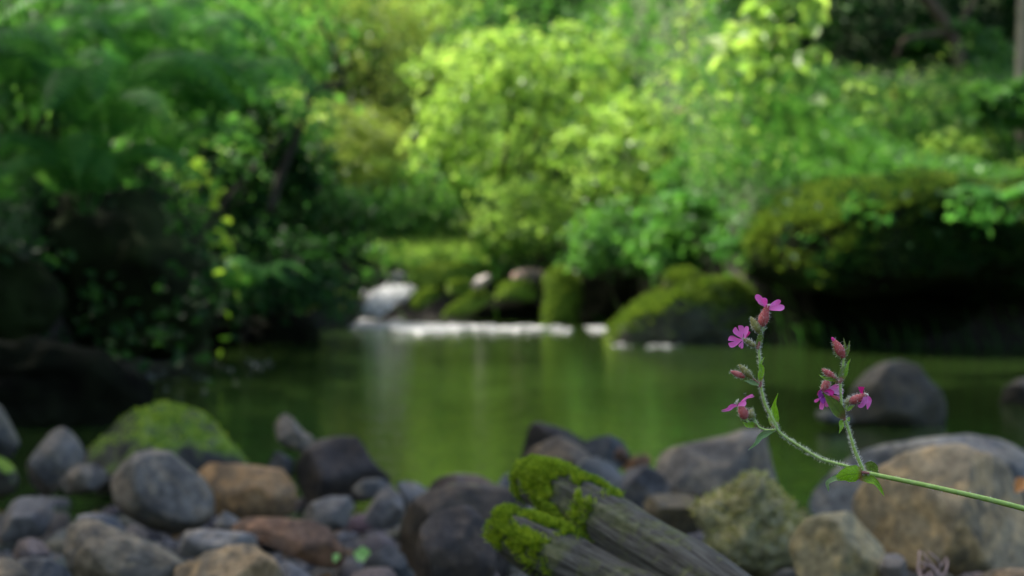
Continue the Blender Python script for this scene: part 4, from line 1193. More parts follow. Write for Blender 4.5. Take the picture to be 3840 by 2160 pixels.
put_attr(mesh_obj('limb', lv1, lf1, M_LOG, lg), la1, lc1)['label'] = 'upper half of the split log, mossy at its end'
put_attr(mesh_obj('limb', lv2, lf2, M_LOG, lg), la2, lc2)['label'] = 'lower half of the split log, with a mossy tip'


def to_px(c):
    d = c - np.array([0, 0, CAMZ])
    z = d @ np.array(FWD)
    return d @ np.array(RIGHT) / z * FPX + 1920, 1080 - d @ np.array(UP) / z * FPX


def log_moss1(c, n):
    d = np.linalg.norm(c - np.asarray(lv1)[-2], axis=1)
    pn = np.array([fbm(q, 34.0, 7.0, 3) for q in c])
    cov = np.clip((n[:, 2] * 0.45 + 0.62) * 1.3, 0, 1) * np.clip((0.150 - d) / 0.04, 0, 1) * np.clip(1.0 + pn * 3.6, 0.0, 1)
    return cov + 1e-7


def log_moss2(c, n):
    d = np.linalg.norm(c - np.asarray(lv2)[-2], axis=1)
    pn = np.array([fbm(q, 36.0, 3.0, 3) for q in c])
    return np.clip((n[:, 2] * 0.8 + 0.30), 0, 1) * np.clip((0.120 - d) / 0.04, 0, 1) * np.clip(0.6 + pn * 4.0, 0, 1) + 1e-7


m = moss_tufts('moss', lv1, tris(lf1), 30000, 0.0075, M_MOSS, lg, log_moss1, 0.0016, 'bright green moss on the upper end'); m['kind'] = 'stuff'
m = moss_tufts('moss', lv2, tris(lf2), 16000, 0.0075, M_MOSS, lg, log_moss2, 0.0016, 'yellow green moss cap on the lower tip'); m['kind'] = 'stuff'
# ------------------------------------------------------------------ the campion (in focus)
def zH(x, y): return (x / 2.337 + 2640, y / 2.337 + 1080)
def zJ(x, y): return (x / 5.174 + 2700, y / 5.174 + 1080)
def zK(x, y): return (x / 3.814 + 2680, y / 3.814 + 1340)
def zM(x, y): return (x / 3.813 + 3020, y / 3.813 + 1340)
def zQ(x, y): return (x / 7.244 + 3060, y / 7.244 + 1680)
SCL = {zH: 2.337, zJ: 5.174, zK: 3.814, zM: 3.813, zQ: 7.244}
MM = 0.001


def Z(z, x, y, dz=0.0):
    s = z(x, y)
    return np.array(P(s[0], s[1], FOCUS + dz * MM))


def sz(z, w_): return w_ / SCL[z] / FPX * FOCUS


def veined(name, c1, c2, edge=None, transl=0.4, rough=0.45, red=None, spec=0.4, scale=260.0):
    """leaf or petal skin with soft mottling; 'red' tints towards the base by the mesh's own 'along' attribute"""
    m, t, out = new_mat(name)
    tc = N_(t, 'ShaderNodeTexCoord')
    no = N_(t, 'ShaderNodeTexNoise', Scale=scale, Detail=4.0, Roughness=0.6)
    t.links.new(tc.outputs['Object'], no.inputs['Vector'])
    c = ramp(t, no.outputs[0], [(0.3, c1), (0.7, c2)])
    al = N_(t, 'ShaderNodeAttribute', attribute_type='GEOMETRY', attribute_name='along')
    ac = N_(t, 'ShaderNodeAttribute', attribute_type='GEOMETRY', attribute_name='across')
    if red is not None:
        f = ramp(t, al.outputs['Fac'], [(0.0, 1.0), (0.28, 0.0)])
        c = mixc(t, f, c, red)
    if edge is not None:
        # pinnate veins + midrib, part of the leaf itself
        v = math_(t, 'ABSOLUTE', ac.outputs['Fac'])
        rib = ramp(t, v, [(0.0, 1.0), (0.07, 0.0)])
        wv = math_(t, 'SINE', math_(t, 'MULTIPLY', math_(t, 'SUBTRACT', al.outputs['Fac'], math_(t, 'MULTIPLY', v, 0.22)), 44.0))
        vv = ramp(t, wv, [(0.90, 0.0), (1.0, 0.6)])
        c = mixc(t, math_(t, 'MAXIMUM', rib, vv), c, edge)
    pr = N_(t, 'ShaderNodeBsdfPrincipled', Roughness=rough)
    pr.inputs['Specular IOR Level'].default_value = spec
    t.links.new(c, pr.inputs['Base Color'])
    tr = N_(t, 'ShaderNodeBsdfTranslucent')
    t.links.new(c, tr.inputs['Color'])
    mx = N_(t, 'ShaderNodeMixShader'); mx.inputs[0].default_value = transl
    t.links.new(pr.outputs[0], mx.inputs[1]); t.links.new(tr.outputs[0], mx.inputs[2])
    t.links.new(mx.outputs[0], out.inputs[0])
    return m


M_PETAL = veined('petal_pink', (0.97, 0.26, 0.70), (0.98, 0.40, 0.85), None, 0.5, 0.55)
M_PETALD = veined('petal_magenta', (0.80, 0.03, 0.36), (0.90, 0.07, 0.50), None, 0.5, 0.5)
M_PETALP = veined('petal_pale_back', (0.88, 0.42, 0.80), (0.94, 0.55, 0.88), None, 0.5, 0.6)
M_PETALV = veined('petal_violet', (0.40, 0.05, 0.42), (0.55, 0.10, 0.55), None, 0.35, 0.6)
M_CALYX = veined('calyx_red', (0.46, 0.075, 0.07), (0.60, 0.14, 0.13), None, 0.2, 0.6)
M_CALYXG = veined('calyx_green_brown', (0.20, 0.20, 0.05), (0.36, 0.34, 0.10), None, 0.2, 0.6)
M_STEMM = veined('stem_green', (0.36, 0.54, 0.10), (0.52, 0.68, 0.18), None, 0.15, 0.6)
M_STEMR = veined('stem_red_node', (0.35, 0.10, 0.10), (0.42, 0.17, 0.14), None, 0.15, 0.6)
M_LEAFC = veined('campion_leaf', (0.34, 0.60, 0.03), (0.52, 0.76, 0.06), (0.16, 0.32, 0.03), 0.55, 0.5, (0.40, 0.14, 0.10))
M_LEAFD = veined('campion_leaf_dull', (0.20, 0.33, 0.05), (0.34, 0.45, 0.08), (0.14, 0.14, 0.04), 0.5, 0.5, (0.42, 0.13, 0.11))
M_LEAFS = veined('campion_leaf_pale', (0.30, 0.48, 0.18), (0.42, 0.58, 0.25), (0.10, 0.20, 0.06), 0.35, 0.6)
M_HAIR = simple_mat('silvery_hairs', (0.75, 0.75, 0.70), (0.88, 0.88, 0.84), 10, 0.5, 0.5, 0, transl=0.5)
M_CREAM = simple_mat('cream_stamens', (0.75, 0.72, 0.62), (0.85, 0.83, 0.75), 10, 0.6, 0.3, 0)
M_FLY = simple_mat('dark_fly', (0.01, 0.01, 0.01), (0.05, 0.06, 0.03), 50, 0.3, 0.6, 0)
M_WING = simple_mat('fly_wing', (0.25, 0.30, 0.20), (0.35, 0.38, 0.28), 50, 0.3, 0.6, 0, transl=0.5)


def add_attr(o, al, ac):
    a = o.data.attributes.new('along', 'FLOAT', 'POINT'); a.data.foreach_set('value', np.array(al, dtype=np.float32))
    a = o.data.attributes.new('across', 'FLOAT', 'POINT'); a.data.foreach_set('value', np.array(ac, dtype=np.float32))


OVATE = [(0, .08), (.08, .35), (.22, .85), (.36, 1.0), (.55, .86), (.75, .50), (.9, .2), (1, .01)]
LANCE = [(0, .18), (.15, .6), (.35, 1.0), (.6, .8), (.82, .38), (1, .01)]
PETALW = [(0, .16), (.2, .24), (.45, .6), (.7, .97), (.85, 1.0), (.94, .82), (1, .40)]
ROUNDP = [(0, .25), (.3, .55), (.6, .95), (.8, 1.0), (.93, .75), (1, .30)]


def blade(z, path, wpx, prof, roll=0, cup=0.15, notch=0.0, wave=0.0, nu=26, nv=9, thick=0.00012, seed=0):
    """leaf or petal as a thin solid curved sheet. path: (x, y, dz mm); roll: degrees turned away from the viewer"""
    pts = [Z(z, *p) for p in path]
    pth = catmull(pts, nu)
    W = sz(z, wpx) / 2
    view = -np.array(FWD)
    V = []; AL = []; AC = []
    for i, p in enumerate(pth):
        a = pth[max(i - 1, 0)]; b = pth[min(i + 1, nu - 1)]
        T = b - a; T /= np.linalg.norm(T) + 1e-12
        S = np.cross(T, view); S /= np.linalg.norm(S) + 1e-12
        Nn = np.cross(S, T)
        r = math.radians(roll if not isinstance(roll, (list, tuple)) else roll[0] + (roll[1] - roll[0]) * i / (nu - 1))
        S2 = S * math.cos(r) + Nn * math.sin(r)
        N2 = np.cross(S2, T)
        u = i / (nu - 1)
        wd = W * np.interp(u, [q[0] for q in prof], [q[1] for q in prof])
        for j in range(nv):
            v = -1 + 2 * j / (nv - 1)
            back = notch * max(0, 1 - abs(v) / 0.42) * max(0, (u - 0.25) / 0.75)
            ii = u * (1 - back) * (nu - 1)
            k = min(int(ii), nu - 2); f_ = ii - k
            q = pth[k] * (1 - f_) + pth[k + 1] * f_
            q = q + S2 * v * wd + N2 * (-cup * wd * (1 - v * v) + wave * wd * math.sin(u * 9 + seed + v * 2.2) * abs(v))
            V.append(q); AL.append(u); AC.append(v)
    F = [(i * nv + j, i * nv + j + 1, (i + 1) * nv + j + 1, (i + 1) * nv + j) for i in range(nu - 1) for j in range(nv - 1)]
    # second skin so it has real thickness
    n0 = len(V)
    Vn = np.array(V).reshape(nu, nv, 3)
    du = np.gradient(Vn, axis=0); dv = np.gradient(Vn, axis=1)
    nn = np.cross(du, dv); nn /= np.linalg.norm(nn, axis=2, keepdims=True) + 1e-15
    V2 = (Vn - nn * thick).reshape(-1, 3)
    V = np.concatenate([np.array(V), V2])
    F2 = [tuple(reversed([q + n0 for q in f])) for f in F]
    rim = [(0, j) for j in range(nv)] + [(i, nv - 1) for i in range(1, nu)] + [(nu - 1, j) for j in range(nv - 2, -1, -1)] + [(i, 0) for i in range(nu - 2, 0, -1)]
    rid = [i * nv + j for i, j in rim]
    F3 = [(rid[k], rid[(k + 1) % len(rid)], rid[(k + 1) % len(rid)] + n0, rid[k] + n0) for k in range(len(rid))]
    return V, F + F2 + F3, AL + AL, AC + AC


def add_blade(name, parent, mat, *a, **k):
    V, F, al, ac = blade(*a, **k)
    o = mesh_obj(name, V, F, mat, parent)
    add_attr(o, al, ac)
    return o, V, F


def hairs(parent, V, F, n, L, wdt=0.00019, name='hairs', curl=0.5):
    Ft = tris(F)
    o = moss_tufts(name, V, Ft, n, L, M_HAIR, parent, lambda c, nr: np.ones(len(c)), wdt)
    o['kind'] = 'stuff'
    return o


def spindle(z, a, b, r, teeth=5, prof=None, ribs=10, dz0=0, dz1=0, seg=30, n=16, tl=0.22, open_=True):
    """calyx or bud: ribbed spindle from a to b, ending in pointed teeth"""
    A_ = Z(z, a[0], a[1], dz0); B_ = Z(z, b[0], b[1], dz1)
    R = sz(z, r)
    prof = prof or [(0, .25), (.06, .55), (.2, .88), (.42, 1.0), (.65, .9), (.85, .62), (1, .45)]
    pth = [A_ + (B_ - A_) * i / (n - 1) for i in range(n)]
    T, Nn, Bb = frames(pth)
    V, F = [], []
    for i in range(n):
        u = i / (n - 1)
        rr = R * np.interp(u, [q[0] for q in prof], [q[1] for q in prof])
        for k in range(seg):
            an = 2 * PI * k / seg
            g = 1 + 0.045 * math.cos(ribs * an)
            ext = (B_ - A_) * (tl * max(0, (u - .75) / .25) * abs(math.cos(teeth * an / 2)) ** 2)
            V.append(pth[i] + (Nn[i] * math.cos(an) + Bb[i] * math.sin(an)) * rr * g + ext)
    for i in range(n - 1):
        for k in range(seg):
            k2 = (k + 1) % seg
            F.append((i * seg + k, i * seg + k2, (i + 1) * seg + k2, (i + 1) * seg + k))
    V.append(A_ - (B_ - A_) * .01); V.append(B_)
    for k in range(seg):
        k2 = (k + 1) % seg
        F.append((len(V) - 2, k2, k)); F.append((len(V) - 1, (n - 1) * seg + k, (n - 1) * seg + k2))
    return V, F, [i / (n - 1) for i in range(n) for k in range(seg)] + [0, 1]


def add_spindle(name, parent, mat, z, a, b, r, hair=170, hl=0.0018, **k):
    V, F, al = spindle(z, a, b, r, **k)
    o = mesh_obj(name, V, F, mat, parent)
    add_attr(o, al, [0.5] * len(al))
    if hair: hairs(parent if parent.parent else o, V, F, hair, hl) if False else hairs_on(o, V, F, hair, hl)
    return o


def hairs_on(o, V, F, n, L):
    """hairs belong to the part they grow on; on sub-parts they join that part's own level"""
    depth = 0; q = o
    while q.parent is not None: depth += 1; q = q.parent
    par = o if depth < 2 else o.parent
    return hairs(par, V, F, n, L)


def stem(parent, z, pts, r0, r1, hair, mat=None, n=40, name='stem', hl=0.0020):
    pth = catmull([Z(z, *p) for p in pts], n)
    a, b = sz(z, r0) * 1.06, sz(z, r1) * 1.06
    V, F = tube(pth, [a + (b - a) * i / (n - 1) for i in range(n)], 12, 0.05)
    o = mesh_obj(name, V, F, mat or M_STEMM, parent)
    add_attr(o, [0.5] * len(V), [0.5] * len(V))
    if hair: hairs(o, V, F, hair, hl)
    return o


def stamens(parent, z, pts, r):
    parts = []
    for (x0, y0, x1, y1, dz) in pts:
        p0, p1 = Z(z, x0, y0, dz), Z(z, x1, y1, dz - 0.6)
        rr = sz(z, r)
        parts.append(tube([p0, (p0 + p1) / 2 + np.array([0, 0, 0.0001]), p1 - (p1 - p0) * .1, p1], [rr * .45, rr * .5, rr * 1.1, rr * .8], 6))
    V, F = join(parts)
    return mesh_obj('stamens', V, F, M_CREAM, parent)


g0 = (0.60, 1.30, float(terrain(0.60, 1.30)))
fl = empty('campion', g0)
tag(fl, 'slender pink flowered campion leaning in from the right in sharp focus', 'wildflower')

# main stalk: from the ground outside the picture up to the first node
c0 = lambda x, y: (x, y)
SCL[c0] = 1.0
zS = c0
stalk_pts = [np.array(g0), np.array(g0) + np.array([0.01, -0.03, 0.09]), np.array(P(4300, 2045, 1.17)), np.array(P(3840, 1908, 1.135)), np.array(P(3540, 1835, 1.122)), np.array(P(3240, 1772, 1.12))]
pth = catmull(stalk_pts, 60)
V, F = tube(pth, list(np.linspace(0.0024, 0.00148, 60)), 14, 0.03)
o = mesh_obj('stem', V, F, M_STEMM, fl); add_attr(o, [0.5] * len(V), [0.5] * len(V)); hairs(o, V, F, 2600, 0.0009)
# branch A (left, long)
stem(fl, zQ, [(1320, 670, 0), (1100, 600, 1), (804, 485, 1), (450, 395, 1), (80, 275, 1), (-435, -36, 0), (-898, -340, 0), (-1085, -555, 0)], 40, 36, 900)
stem(fl, zH, [(640, 1225, 0), (580, 1110, 0), (530, 1000, 0), (505, 900, 0), (495, 850, 0)], 13, 11, 520)
stem(fl, zH, [(495, 850, 0), (499, 760, 0), (489, 640, 0), (478, 525, 0)], 10, 9.5, 420)
stem(fl, zH, [(478, 525, 0), (485, 460, 0), (500, 400, 0), (518, 340, 0)], 8.5, 6, 160)
# side branch at the fork, to the low flower
stem(fl, zK, [(880, 1030, 0), (800, 1045, 0), (700, 1030, 0), (620, 985, 0), (580, 900, 0)], 15, 12, 160)
stem(fl, zK, [(560, 950, 0), (500, 930, 0), (450, 885, 0)], 11, 11, 50)
# branch B (right)
stem(fl, zH, [(1400, 1617, 0), (1370, 1540, 0), (1320, 1420, 0), (1275, 1270, 0), (1235, 1150, 0)], 16, 11, 700)
stem(fl, zH, [(1235, 1150, 0), (1215, 1080, 0), (1200, 950, 0), (1195, 835, 0)], 11, 11, 300)
stem(fl, zH, [(1195, 835, 0), (1205, 760, 0), (1218, 690, 0), (1225, 615, 0)], 9, 8.5, 170)
# reddish nodes
for z, pts, r in ((zQ, [(1230, 665, -1.6), (1330, 668, -1.8), (1440, 690, -1.0)], 42), (zH, [(488, 870, -.2), (497, 840, -.3), (503, 800, 0)], 14), (zJ, [(725, 1180, 0), (745, 1130, -.3), (765, 1040, -.3)], 34),
                  (zH, [(1232, 1160, -.3), (1222, 1130, -.4), (1210, 1090, -.2)], 13), (zM, [(490, 370, -.3), (505, 335, -.4), (515, 290, -.3)], 24)):
    stem(fl, z, pts, r, r * .8, 40, M_STEMR, 8, 'node')

# leaves
def leaf(z, path, wpx, mat=None, prof=OVATE, hair=120, **k):
    o, V, F = add_blade('leaf', fl, mat or M_LEAFC, z, path, wpx, prof, **k)
    if hair: hairs(o, V, F, hair, 0.0008)
    return o


leaf(zQ, [(1260, 690, -1.5), (1050, 690, -3), (800, 720, -5), (560, 830, -5)], 455, M_LEAFC, [(0, .15), (.12, .7), (.3, 1), (.55, .98), (.8, .62), (1, .30)], cup=-0.25, roll=8, wave=.06, nu=34, nv=13)
leaf(zQ, [(620, 780, -5), (440, 850, -4), (310, 950, -3), (330, 1090, -2.5), (340, 1185, -2)], 130, M_LEAFS, [(0, 1.3), (.3, 1), (.55, .75), (.75, .5), (1, .03)], cup=.1, roll=-20)
leaf(zQ, [(1290, 600, 2), (1420, 500, 4), (1560, 530, 5), (1700, 695, 5)], 300, M_LEAFD, [(0, .2), (.2, .75), (.45, 1), (.75, .75), (1, .03)], cup=.12, roll=-12)
leaf(zQ, [(1180, 820, 0), (1380, 830, -1), (1580, 900, -3), (1720, 1060, -3), (1855, 1310, -2)], 235, M_LEAFC, [(0, .5), (.15, .8), (.35, 1), (.6, .7), (.85, .42), (1, .02)], cup=.2, roll=18, wave=.08, nu=32)
leaf(zK, [(868, 1010, 2), (845, 900, 3), (850, 760, 3), (862, 640, 2), (908, 512, 0)], 165, M_LEAFC, [(0, .15), (.12, .75), (.3, 1), (.5, .7), (.7, .28), (.85, .14), (1, .02)], cup=.2, wave=.06)
leaf(zK, [(870, 1040, 0), (760, 1080, -1), (660, 1130, -2), (590, 1230, -3), (478, 1330, -3)], 105, M_LEAFS, LANCE, cup=.25, roll=15)
leaf(zK, [(610, 990, -1), (540, 965, -2), (460, 965, -3), (400, 925, -3)], 95, M_LEAFC, LANCE, cup=.2, roll=10)
leaf(zK, [(610, 980, 1), (570, 900, 1), (560, 800, 1), (545, 690, 1)], 34, M_LEAFD, LANCE, cup=.3)
leaf(zK, [(665, 400, -.6), (655, 290, -1.5), (672, 170, -1.5), (655, 90, -1), (715, -5, 0)], 88, M_LEAFC, LANCE, cup=.25)
leaf(zK, [(650, 395, -.5), (560, 370, -1), (480, 340, -1), (415, 335, -1)], 62, M_LEAFS, LANCE, cup=.3)
leaf(zJ, [(735, 1170, -.5), (750, 1050, -1.3), (780, 930, -1.4), (805, 800, -1)], 120, M_LEAFD, LANCE, cup=.35)
leaf(zJ, [(755, 1160, .5), (800, 1050, .6), (825, 950, .6), (815, 820, .4)], 66, M_LEAFD, LANCE, cup=.3)
leaf(zJ, [(795, 880, -.6), (840, 815, -.8), (920, 775, -.8)], 60, M_LEAFS, LANCE, cup=.3)
leaf(zM, [(575, 895, -.6), (500, 800, -3), (420, 690, -4.5), (330, 590, -5), (262, 520, -5)], 178, M_LEAFD, OVATE, cup=.12, roll=5, nu=32, nv=11)
leaf(zM, [(570, 905, 0), (520, 930, -1), (515, 1000, -2), (482, 1092, -2)], 82, M_LEAFC, LANCE, cup=.25)
leaf(zM, [(580, 890, .5), (610, 885, 1), (640, 890, 1)], 70, M_LEAFC, ROUNDP, cup=.2, hair=40)
leaf(zM, [(575, 770, .5), (630, 725, 0), (712, 682, -.5)], 66, M_LEAFC, LANCE, cup=.3)
leaf(zM, [(505, 350, -.7), (510, 250, -1.2), (540, 170, -1), (585, 100, -.5)], 88, M_LEAFD, LANCE, cup=.3)
leaf(zM, [(530, 345, .4), (575, 230, .3), (600, 110, .2), (650, 15, 0)], 62, M_LEAFC, LANCE, cup=.25)
leaf(zM, [(470, 352, -.6), (370, 315, -1.4), (280, 300, -1.8), (195, 248, -2)], 62, M_LEAFC, LANCE, cup=.2, roll=20)

# stems to the buds and side flowers
stem(fl, zK, [(655, 395, 0), (600, 345, 0), (530, 290, 0)], 9, 9, 40, M_STEMR)
stem(fl, zM, [(480, 350, 0), (440, 290, 0), (405, 270, 0)], 9, 8, 30, M_STEMR)
stem(fl, zM, [(470, 360, .4), (400, 340, .8), (345, 320, .6)], 9, 8, 30, M_STEMR)
stem(fl, zM, [(570, 740, 0), (590, 690, 0), (625, 645, 0)], 10, 10, 30)
stem(fl, zJ, [(740, 1160, 0), (700, 1120, 0), (640, 1080, 0)], 22, 22, 30, M_STEMR)

# buds
BUDP = [(0, .3), (.1, .6), (.3, .95), (.5, 1.0), (.75, .72), (.92, .35), (1, .12)]
def bud(z, a, b, r, mat, tip=None, **k):
    o = add_spindle('bud', fl, mat, z, a, b, r, prof=BUDP, tl=.05, **k)
    if tip:
        (x0, y0), (x1, y1), rr = tip
        V, F, al = spindle(z, (x0, y0), (x1, y1), rr, prof=[(0, .8), (.4, 1), (.8, .8), (1, .3)], tl=0, ribs=5)
        q = mesh_obj('petal', V, F, M_PETALD, o); add_attr(q, al, [0.5] * len(al))
    return o


bud(zK, (430, 285), (232, 200), 44, M_CALYX)
bud(zK, (540, 300), (350, 108), 52, M_CALYXG)
bud(zJ, (775, 880), (598, 570), 78, M_CALYXG)
bud(zK, (500, 880), (530, 740), 55, M_CALYXG, dz0=2, dz1=2)
bud(zM, (425, 300), (245, 170), 50, M_CALYX)
bud(zH, (1222, 612), (1135, 450), 45, M_CALYX, tip=((1150, 478), (1120, 432), 15))
bud(zM, (570, 700), (640, 570), 42, M_CALYXG, dz0=1, dz1=1)
leaf(zH, [(1222, 612, -.8), (1165, 570, -1.6), (1125, 480, -1.4)], 34, M_LEAFD, LANCE, cup=.4, hair=60)
leaf(zH, [(1228, 612, .5), (1240, 540, 1), (1222, 430, 1)], 34, M_LEAFD, LANCE, cup=.3, hair=60)
leaf(zH, [(1232, 612, .2), (1262, 545, .4), (1277, 458, .4)], 32, M_LEAFD, LANCE, cup=.3, hair=60)


def flower(z, ca, cb, r, petals, st=None, mat=None, hair=260, **k):
    o = add_spindle('flower', fl, mat or M_CALYX, z, ca, cb, r, hair, **k)
    o['label'] = 'flower with its hairy calyx'
    for (path, w_, m, kw) in petals:
        add_blade('petal', o, m, z, path, w_, kw.pop('prof', PETALW), thick=0.00015, **kw)
    if st: stamens(o, z, st[0], st[1])
    return o


# top flower
flower(zJ, (800, 745), (905, 400), 100, [
    ([(905, 385, 0), (850, 320, 1), (780, 230, 2), (695, 135, 2.5)], 135, M_PETAL, dict(roll=25, prof=ROUNDP, cup=.2)),
    ([(905, 375, 0), (880, 310, -1.5), (860, 250, -3), (845, 190, -4)], 125, M_PETAL, dict(roll=20, prof=ROUNDP, cup=.2)),
    ([(900, 385, 0), (830, 335, -2), (745, 275, -4)], 66, M_PETALP, dict(roll=55, cup=.1)),
    ([(935, 375, 0), (1010, 320, 2), (1090, 285, 4), (1180, 252, 5)], 105, M_PETAL, dict(roll=-15, prof=ROUNDP)),
    ([(925, 400, 0), (1010, 395, -2), (1120, 385, -4), (1250, 372, -5)], 135, M_PETAL, dict(roll=15, prof=[(0, .3), (.3, .62), (.6, .85), (.8, 1), (.94, .75), (1, .3)])),
], ([(925, 360, 935, 310, 0), (940, 355, 965, 310, 0), (955, 355, 985, 315, .5), (915, 360, 950, 325, -.5)], 9))

# second flower, facing the camera
flower(zJ, (700, 1135), (450, 990), 52, [
    ([(445, 985, -1.2), (395, 890, -1.8), (330, 745, -2)], 235, M_PETAL, dict(notch=.34, cup=.08, roll=-6)),
    ([(440, 1000, -1.2), (320, 1030, -2.4), (160, 1045, -3)], 235, M_PETAL, dict(notch=.38, cup=.08, roll=6)),
    ([(480, 975, -1), (500, 870, -.6), (525, 738, 0)], 100, M_PETAL, dict(prof=ROUNDP, roll=25)),
    ([(490, 985, -.8), (540, 910, 0), (572, 842, .5)], 50, M_PETALD, dict(roll=30)),
    ([(450, 1010, -1), (425, 1090, -2), (390, 1160, -2.6)], 120, M_PETAL, dict(roll=25, notch=.25)),
], ([(450, 990, 430, 980, -2.2), (455, 995, 440, 1000, -2.2)], 9), M_CALYXG, dz0=0, dz1=-0.6)

# low flower seen from the side, with a fly
flower(zK, (440, 885), (372, 690), 70, [
    ([(335, 680, 0), (400, 620, 1), (480, 572, 2), (568, 556, 2)], 34, M_PETAL, dict(roll=25, notch=.3, cup=.3)),
    ([(345, 675, 1), (420, 600, 2), (545, 530, 3)], 32, M_PETAL, dict(roll=15)),
    ([(330, 690, -1), (390, 665, -3), (452, 650, -5)], 88, M_PETAL, dict(roll=20, prof=ROUNDP)),
    ([(320, 690, 0), (250, 700, -2), (190, 745, -3), (98, 768, -3)], 72, M_PETAL, dict(roll=10, notch=.3, prof=[(0, .3), (.3, .9), (.5, 1), (.75, .6), (1, .35)])),
    ([(355, 650, 2), (410, 625, 3), (455, 605, 3)], 30, M_PETALV, dict(roll=20, prof=ROUNDP)),
], ([(325, 670, 340, 592, 0), (315, 675, 305, 622, -.5), (310, 678, 278, 655, -1), (320, 672, 320, 605, .5), (312, 678, 290, 650, .4)], 8))

# crumpled flower hanging left of branch B
flower(zM, (330, 335), (250, 470), 58, [
    ([(255, 480, 0), (330, 455, 1), (400, 430, 2), (480, 395, 3)], 64, M_PETAL, dict(roll=20, notch=.2)),
    ([(270, 490, 0), (360, 480, 1), (450, 480, 2), (548, 485, 2.5)], 115, M_PETALP, dict(notch=.3, roll=12, cup=.2)),
    ([(270, 500, 0), (350, 540, 1), (420, 590, 2), (492, 605, 2)], 110, M_PETALP, dict(notch=.2, roll=-10)),
    ([(255, 490, -1), (330, 480, -2), (405, 525, -2.5)], 85, M_PETALD, dict(roll=20, cup=.4, wave=.2)),
    ([(240, 560, 0), (245, 640, -1), (225, 745, -1)], 78, M_PETAL, dict(roll=10, prof=[(0, .5), (.4, .8), (.8, 1), (1, .6)])),
    ([(270, 570, 0), (305, 630, 0), (310, 712, 0)], 58, M_PETAL, dict(roll=-15, notch=.15)),
    ([(235, 560, -1), (190, 600, -2), (128, 635, -2)], 48, M_PETAL, dict(roll=15)),
    ([(245, 450, -1), (215, 520, -2), (240, 600, -2.5), (290, 625, -2)], 110, M_PETALV, dict(roll=25, cup=.5, wave=.35, prof=ROUNDP)),
    ([(240, 460, -1), (195, 490, -1.5), (180, 545, -1.5)], 42, M_PETALD, dict(roll=40, cup=.5, wave=.3)),
], None)
V, F, al = spindle(zM, (480, 620), (360, 565), 46, dz0=1, dz1=1)
q = mesh_obj('bud', V, F, M_CALYX, fl); add_attr(q, al, [.5] * len(al))

# right flower seen from the side
flower(zM, (630, 645), (835, 545), 62, [
    ([(830, 540, 0), (805, 500, -1), (800, 460, -2), (800, 425, -2.5)], 92, M_PETALD, dict(roll=15, prof=[(0, .35), (.4, .42), (.7, .8), (1, 1.0)], cup=.3)),
    ([(845, 540, 0), (885, 590, -1), (905, 650, -1), (888, 745, 0)], 105, M_PETAL, dict(roll=10, prof=[(0, .3), (.3, .9), (.55, 1), (.8, .6), (1, .1)], cup=.35, wave=.12)),
    ([(840, 550, -1), (845, 620, -2), (800, 690, -2), (750, 690, -2)], 95, M_PETAL, dict(roll=20, prof=[(0, .35), (.35, .9), (.7, .8), (1, .3)], cup=.3, wave=.1)),
    ([(855, 540, 1), (900, 590, 2), (930, 650, 2)], 60, M_PETALD, dict(roll=30, cup=.3)),
], ([(840, 525, 852, 510, -1), (860, 520, 905, 545, -1.2), (865, 520, 895, 530, -1), (850, 520, 880, 525, 0)], 9))

# the little fly on the low flower
V, F = tube([Z(zK, 412, 512, -1), Z(zK, 425, 524, -1), Z(zK, 438, 534, -1), Z(zK, 452, 545, -1)], [sz(zK, 7), sz(zK, 12), sz(zK, 11), sz(zK, 4)], 8)
fy = empty('fly', Z(zK, 440, 560, -1)); tag(fy, 'tiny dark fly perched on the petal of the lowest flower', 'fly')
mesh_obj('body', V, F, M_FLY, fy)
for dx, dy in ((-14, -14), (22, -20)):
    V, F, al, ac = blade(zK, [(430, 525, -1.4), (430 + dx, 525 + dy, -1.5)], 14, ROUNDP, nu=8, nv=5, thick=0.00003)
    mesh_obj('wing', V, F, M_WING, fy)
for x0, y0, x1, y1 in ((425, 530, 420, 556), (435, 536, 436, 560), (445, 540, 462, 556)):
    V, F = tube([Z(zK, x0, y0, -1), Z(zK, (x0 + x1) / 2 + 6, (y0 + y1) / 2, -1), Z(zK, x1, y1, -1)], [sz(zK, 2)] * 3, 4)
    mesh_obj('leg', V, F, M_FLY, fy)

# ------------------------------------------------------------------ small things on the shore
M_LITTER = leaf_mat('dead_leaf_litter', [(0.05, 0.03, 0.015), (0.16, 0.09, 0.04), (0.28, 0.18, 0.08)], 0.2)
n = 420
ly = RNG.uniform(2.0, 4.9, n); lx = RNG.uniform(-0.34, 0.34, n) * ly
V, F = leaf_mesh(np.stack([lx, ly, terrain(lx, ly) + RNG.uniform(0.01, 0.035, n)], 1), RNG.normal(size=(n, 3)) * .5 + np.array([0, -.3, 1]), RNG.uniform(0.012, 0.032, n), 0.6)
tag(mesh_obj('leaf_litter', V, F, M_LITTER, smooth=False), 'brown dead leaves caught between the shore stones', 'leaf litter', kind='stuff')

def fallen_leaf(label, px, py, D, L, mat, az=0.3, tilt=0.3):
    p = P(px, py, D)
    V, F = leaf_mesh(np.array([p]), np.array([[0.1, -tilt, 1.0]]), np.array([L]), 0.75, 0.12)
    return tag(mesh_obj('fallen_leaf', V, F, mat, smooth=False), label, 'leaf')

